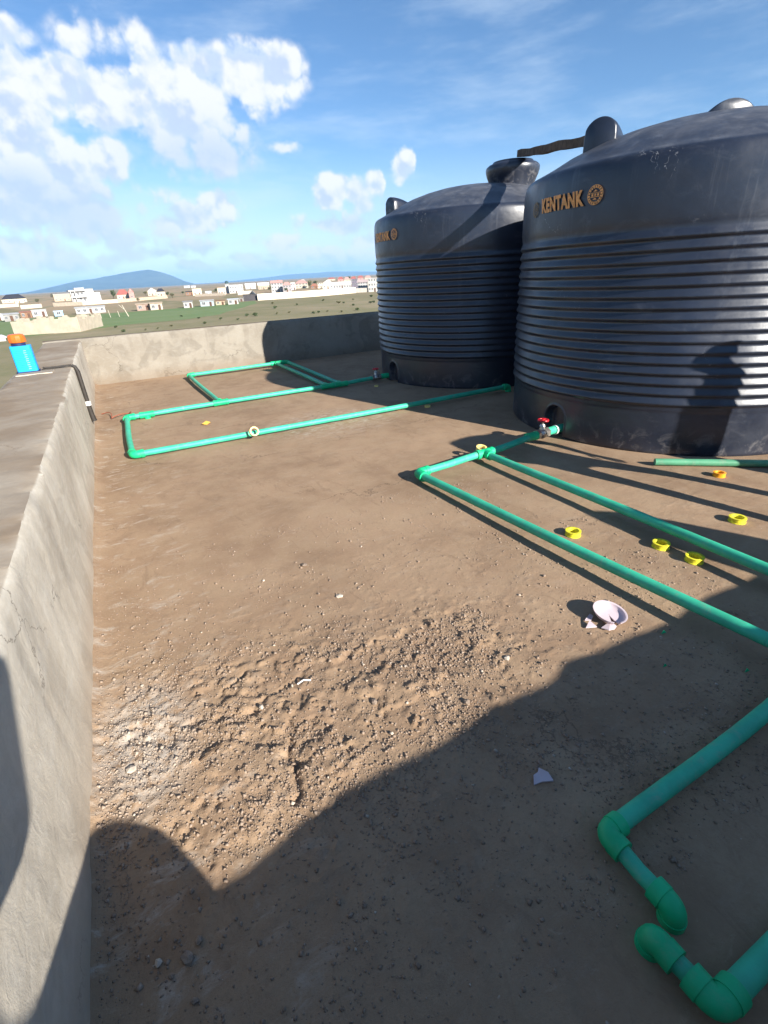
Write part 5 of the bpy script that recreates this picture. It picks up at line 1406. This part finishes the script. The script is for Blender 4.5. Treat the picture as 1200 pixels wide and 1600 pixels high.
def tree(u, v_, vt, wpx, label, mat='leaf_dark', seed=1):
    P, D, a, W, H = place(u - wpx / 2, u + wpx / 2, vt, v_)
    t = empty('tree', (P[0], P[1], GZ), label, 'tree', 'trees on the plain')
    mb = MB(); mb.tube([(P[0], P[1], GZ), (P[0] + .1, P[1], GZ + H * .4), (P[0] - .1, P[1], GZ + H * .75)], [H * .05, H * .035, H * .015], 8)
    for q in range(4): mb.tube([(P[0], P[1], GZ + H * .38), (P[0] + W * .25 * math.cos(q * 1.6), P[1] + W * .25 * math.sin(q * 1.6), GZ + H * .65)], [H * .025, H * .01], 6)
    mb.build('trunk', M['bark'], t, True)
    vs, fs = leaf_ball(420, W * .5, W * .5, H * .36, H * .62, H * .06, seed); mb = MB(); mb.add([v2 + Vector((P[0], P[1], GZ)) for v2 in vs], fs); mb.build('crown', M[mat], t)
for k, (u, v_, vt, wp, lb, mt) in enumerate(((178, 467, 451, 9, 'dark tree at the left end of the red-roofed house', 'leaf_dark'), (84, 468, 458, 8, 'tree left of the unfinished tan house', 'leaf_olive'), (90, 469, 460, 6, 'small tree touching the unfinished tan house', 'leaf_dark'),
        (262, 463, 455, 7, 'tree at the right of the two gabled houses', 'leaf_dark'), (270, 466, 457, 7, 'brownish tree below the right of the gabled houses', 'leaf_olive'), (228, 462, 454, 8, 'tree at the left of the white-gabled house', 'leaf_olive'),
        (286, 460, 454, 5, 'dark small tree left of the low brown shack', 'leaf_dark'), (338, 458, 450, 8, 'dark tree between white and beige houses', 'leaf_dark'), (423, 456, 446, 9, 'tree at the left end of the pink-roofed flats', 'leaf_olive'),
        (447, 457, 449, 7, 'tree in front of the dull pink roof', 'leaf_dark'), (485, 450, 437, 8, 'leafy tree between pink roof and brown-roofed hut', 'leaf_olive'), (493, 447, 437.5, 9, 'dark green tree behind the brown-roofed hut', 'leaf_dark'), (60, 475, 466, 8, 'tree at the right of the pale yellow annex', 'leaf_olive'),
        (217, 472, 465, 7, 'dark tree on the brown boundary wall', 'leaf_dark'), (546, 437, 431, 5, 'far dark tree among the red roofs', 'leaf_dark'))):
    tree(u, v_, vt, wp, lb, mt, 50 + k)
M['post'] = simple('weathered post', (.45, .40, .32), .9, .2, 3)
for k, (u, vb_, hp, ln) in enumerate(((133, 499, 8, -.25), (146, 498.5, 8, -.2), (159, 497.5, 8, -.1), (173, 496, 9, -.1), (187, 495, 7, -.1))):
    P, D, a = frame_at(u, vb_); H = D * hp / 766.0; L = Loc(P, a)
    tag(MB().tube([L.p(0, 0, 0), L.p(ln * H, 0, H)], .10, 8).build('fence_post', M['post'], None, True), 'pale leaning fence post on the green field, %s from the left' % ('first', 'second', 'third', 'fourth', 'fifth')[k], 'post', 'fence posts on the green field')
P, D, a = frame_at(201, 494.5); L = Loc(P, a); H = D * 15 / 766.0
mb = MB(); mb.tube([L.p(0, 0, 0), L.p(-.3 * H, 0, H * .95)], [.2, .12], 8); mb.tube([L.p(-.14 * H, 0, H * .5), L.p(-.55 * H, 0, H * .98)], .09, 8)
tag(mb.build('forked_pole', M['post'], None, True), 'tall pale forked pole at the right end of the fence posts', 'pole', 'fence posts on the green field')

# ------------------------------------------------------------------ air
hz = bpy.data.materials.new('haze'); hz.use_nodes = True; hz.node_tree.nodes.clear()
ho = hz.node_tree.nodes.new('ShaderNodeOutputMaterial'); pv = hz.node_tree.nodes.new('ShaderNodeVolumePrincipled')
pv.inputs['Color'].default_value = (.33, .61, 1.0, 1); pv.inputs['Density'].default_value = 6.0e-5; pv.inputs['Anisotropy'].default_value = 0.0
hz.node_tree.links.new(pv.outputs[0], ho.inputs['Volume'])
mb = MB(); mb.box((0, 0, 210), (64000, 64000, 450))
o = mb.build('haze', hz); tag(o, 'thin bluish haze over the plain', 'haze', kind='stuff')
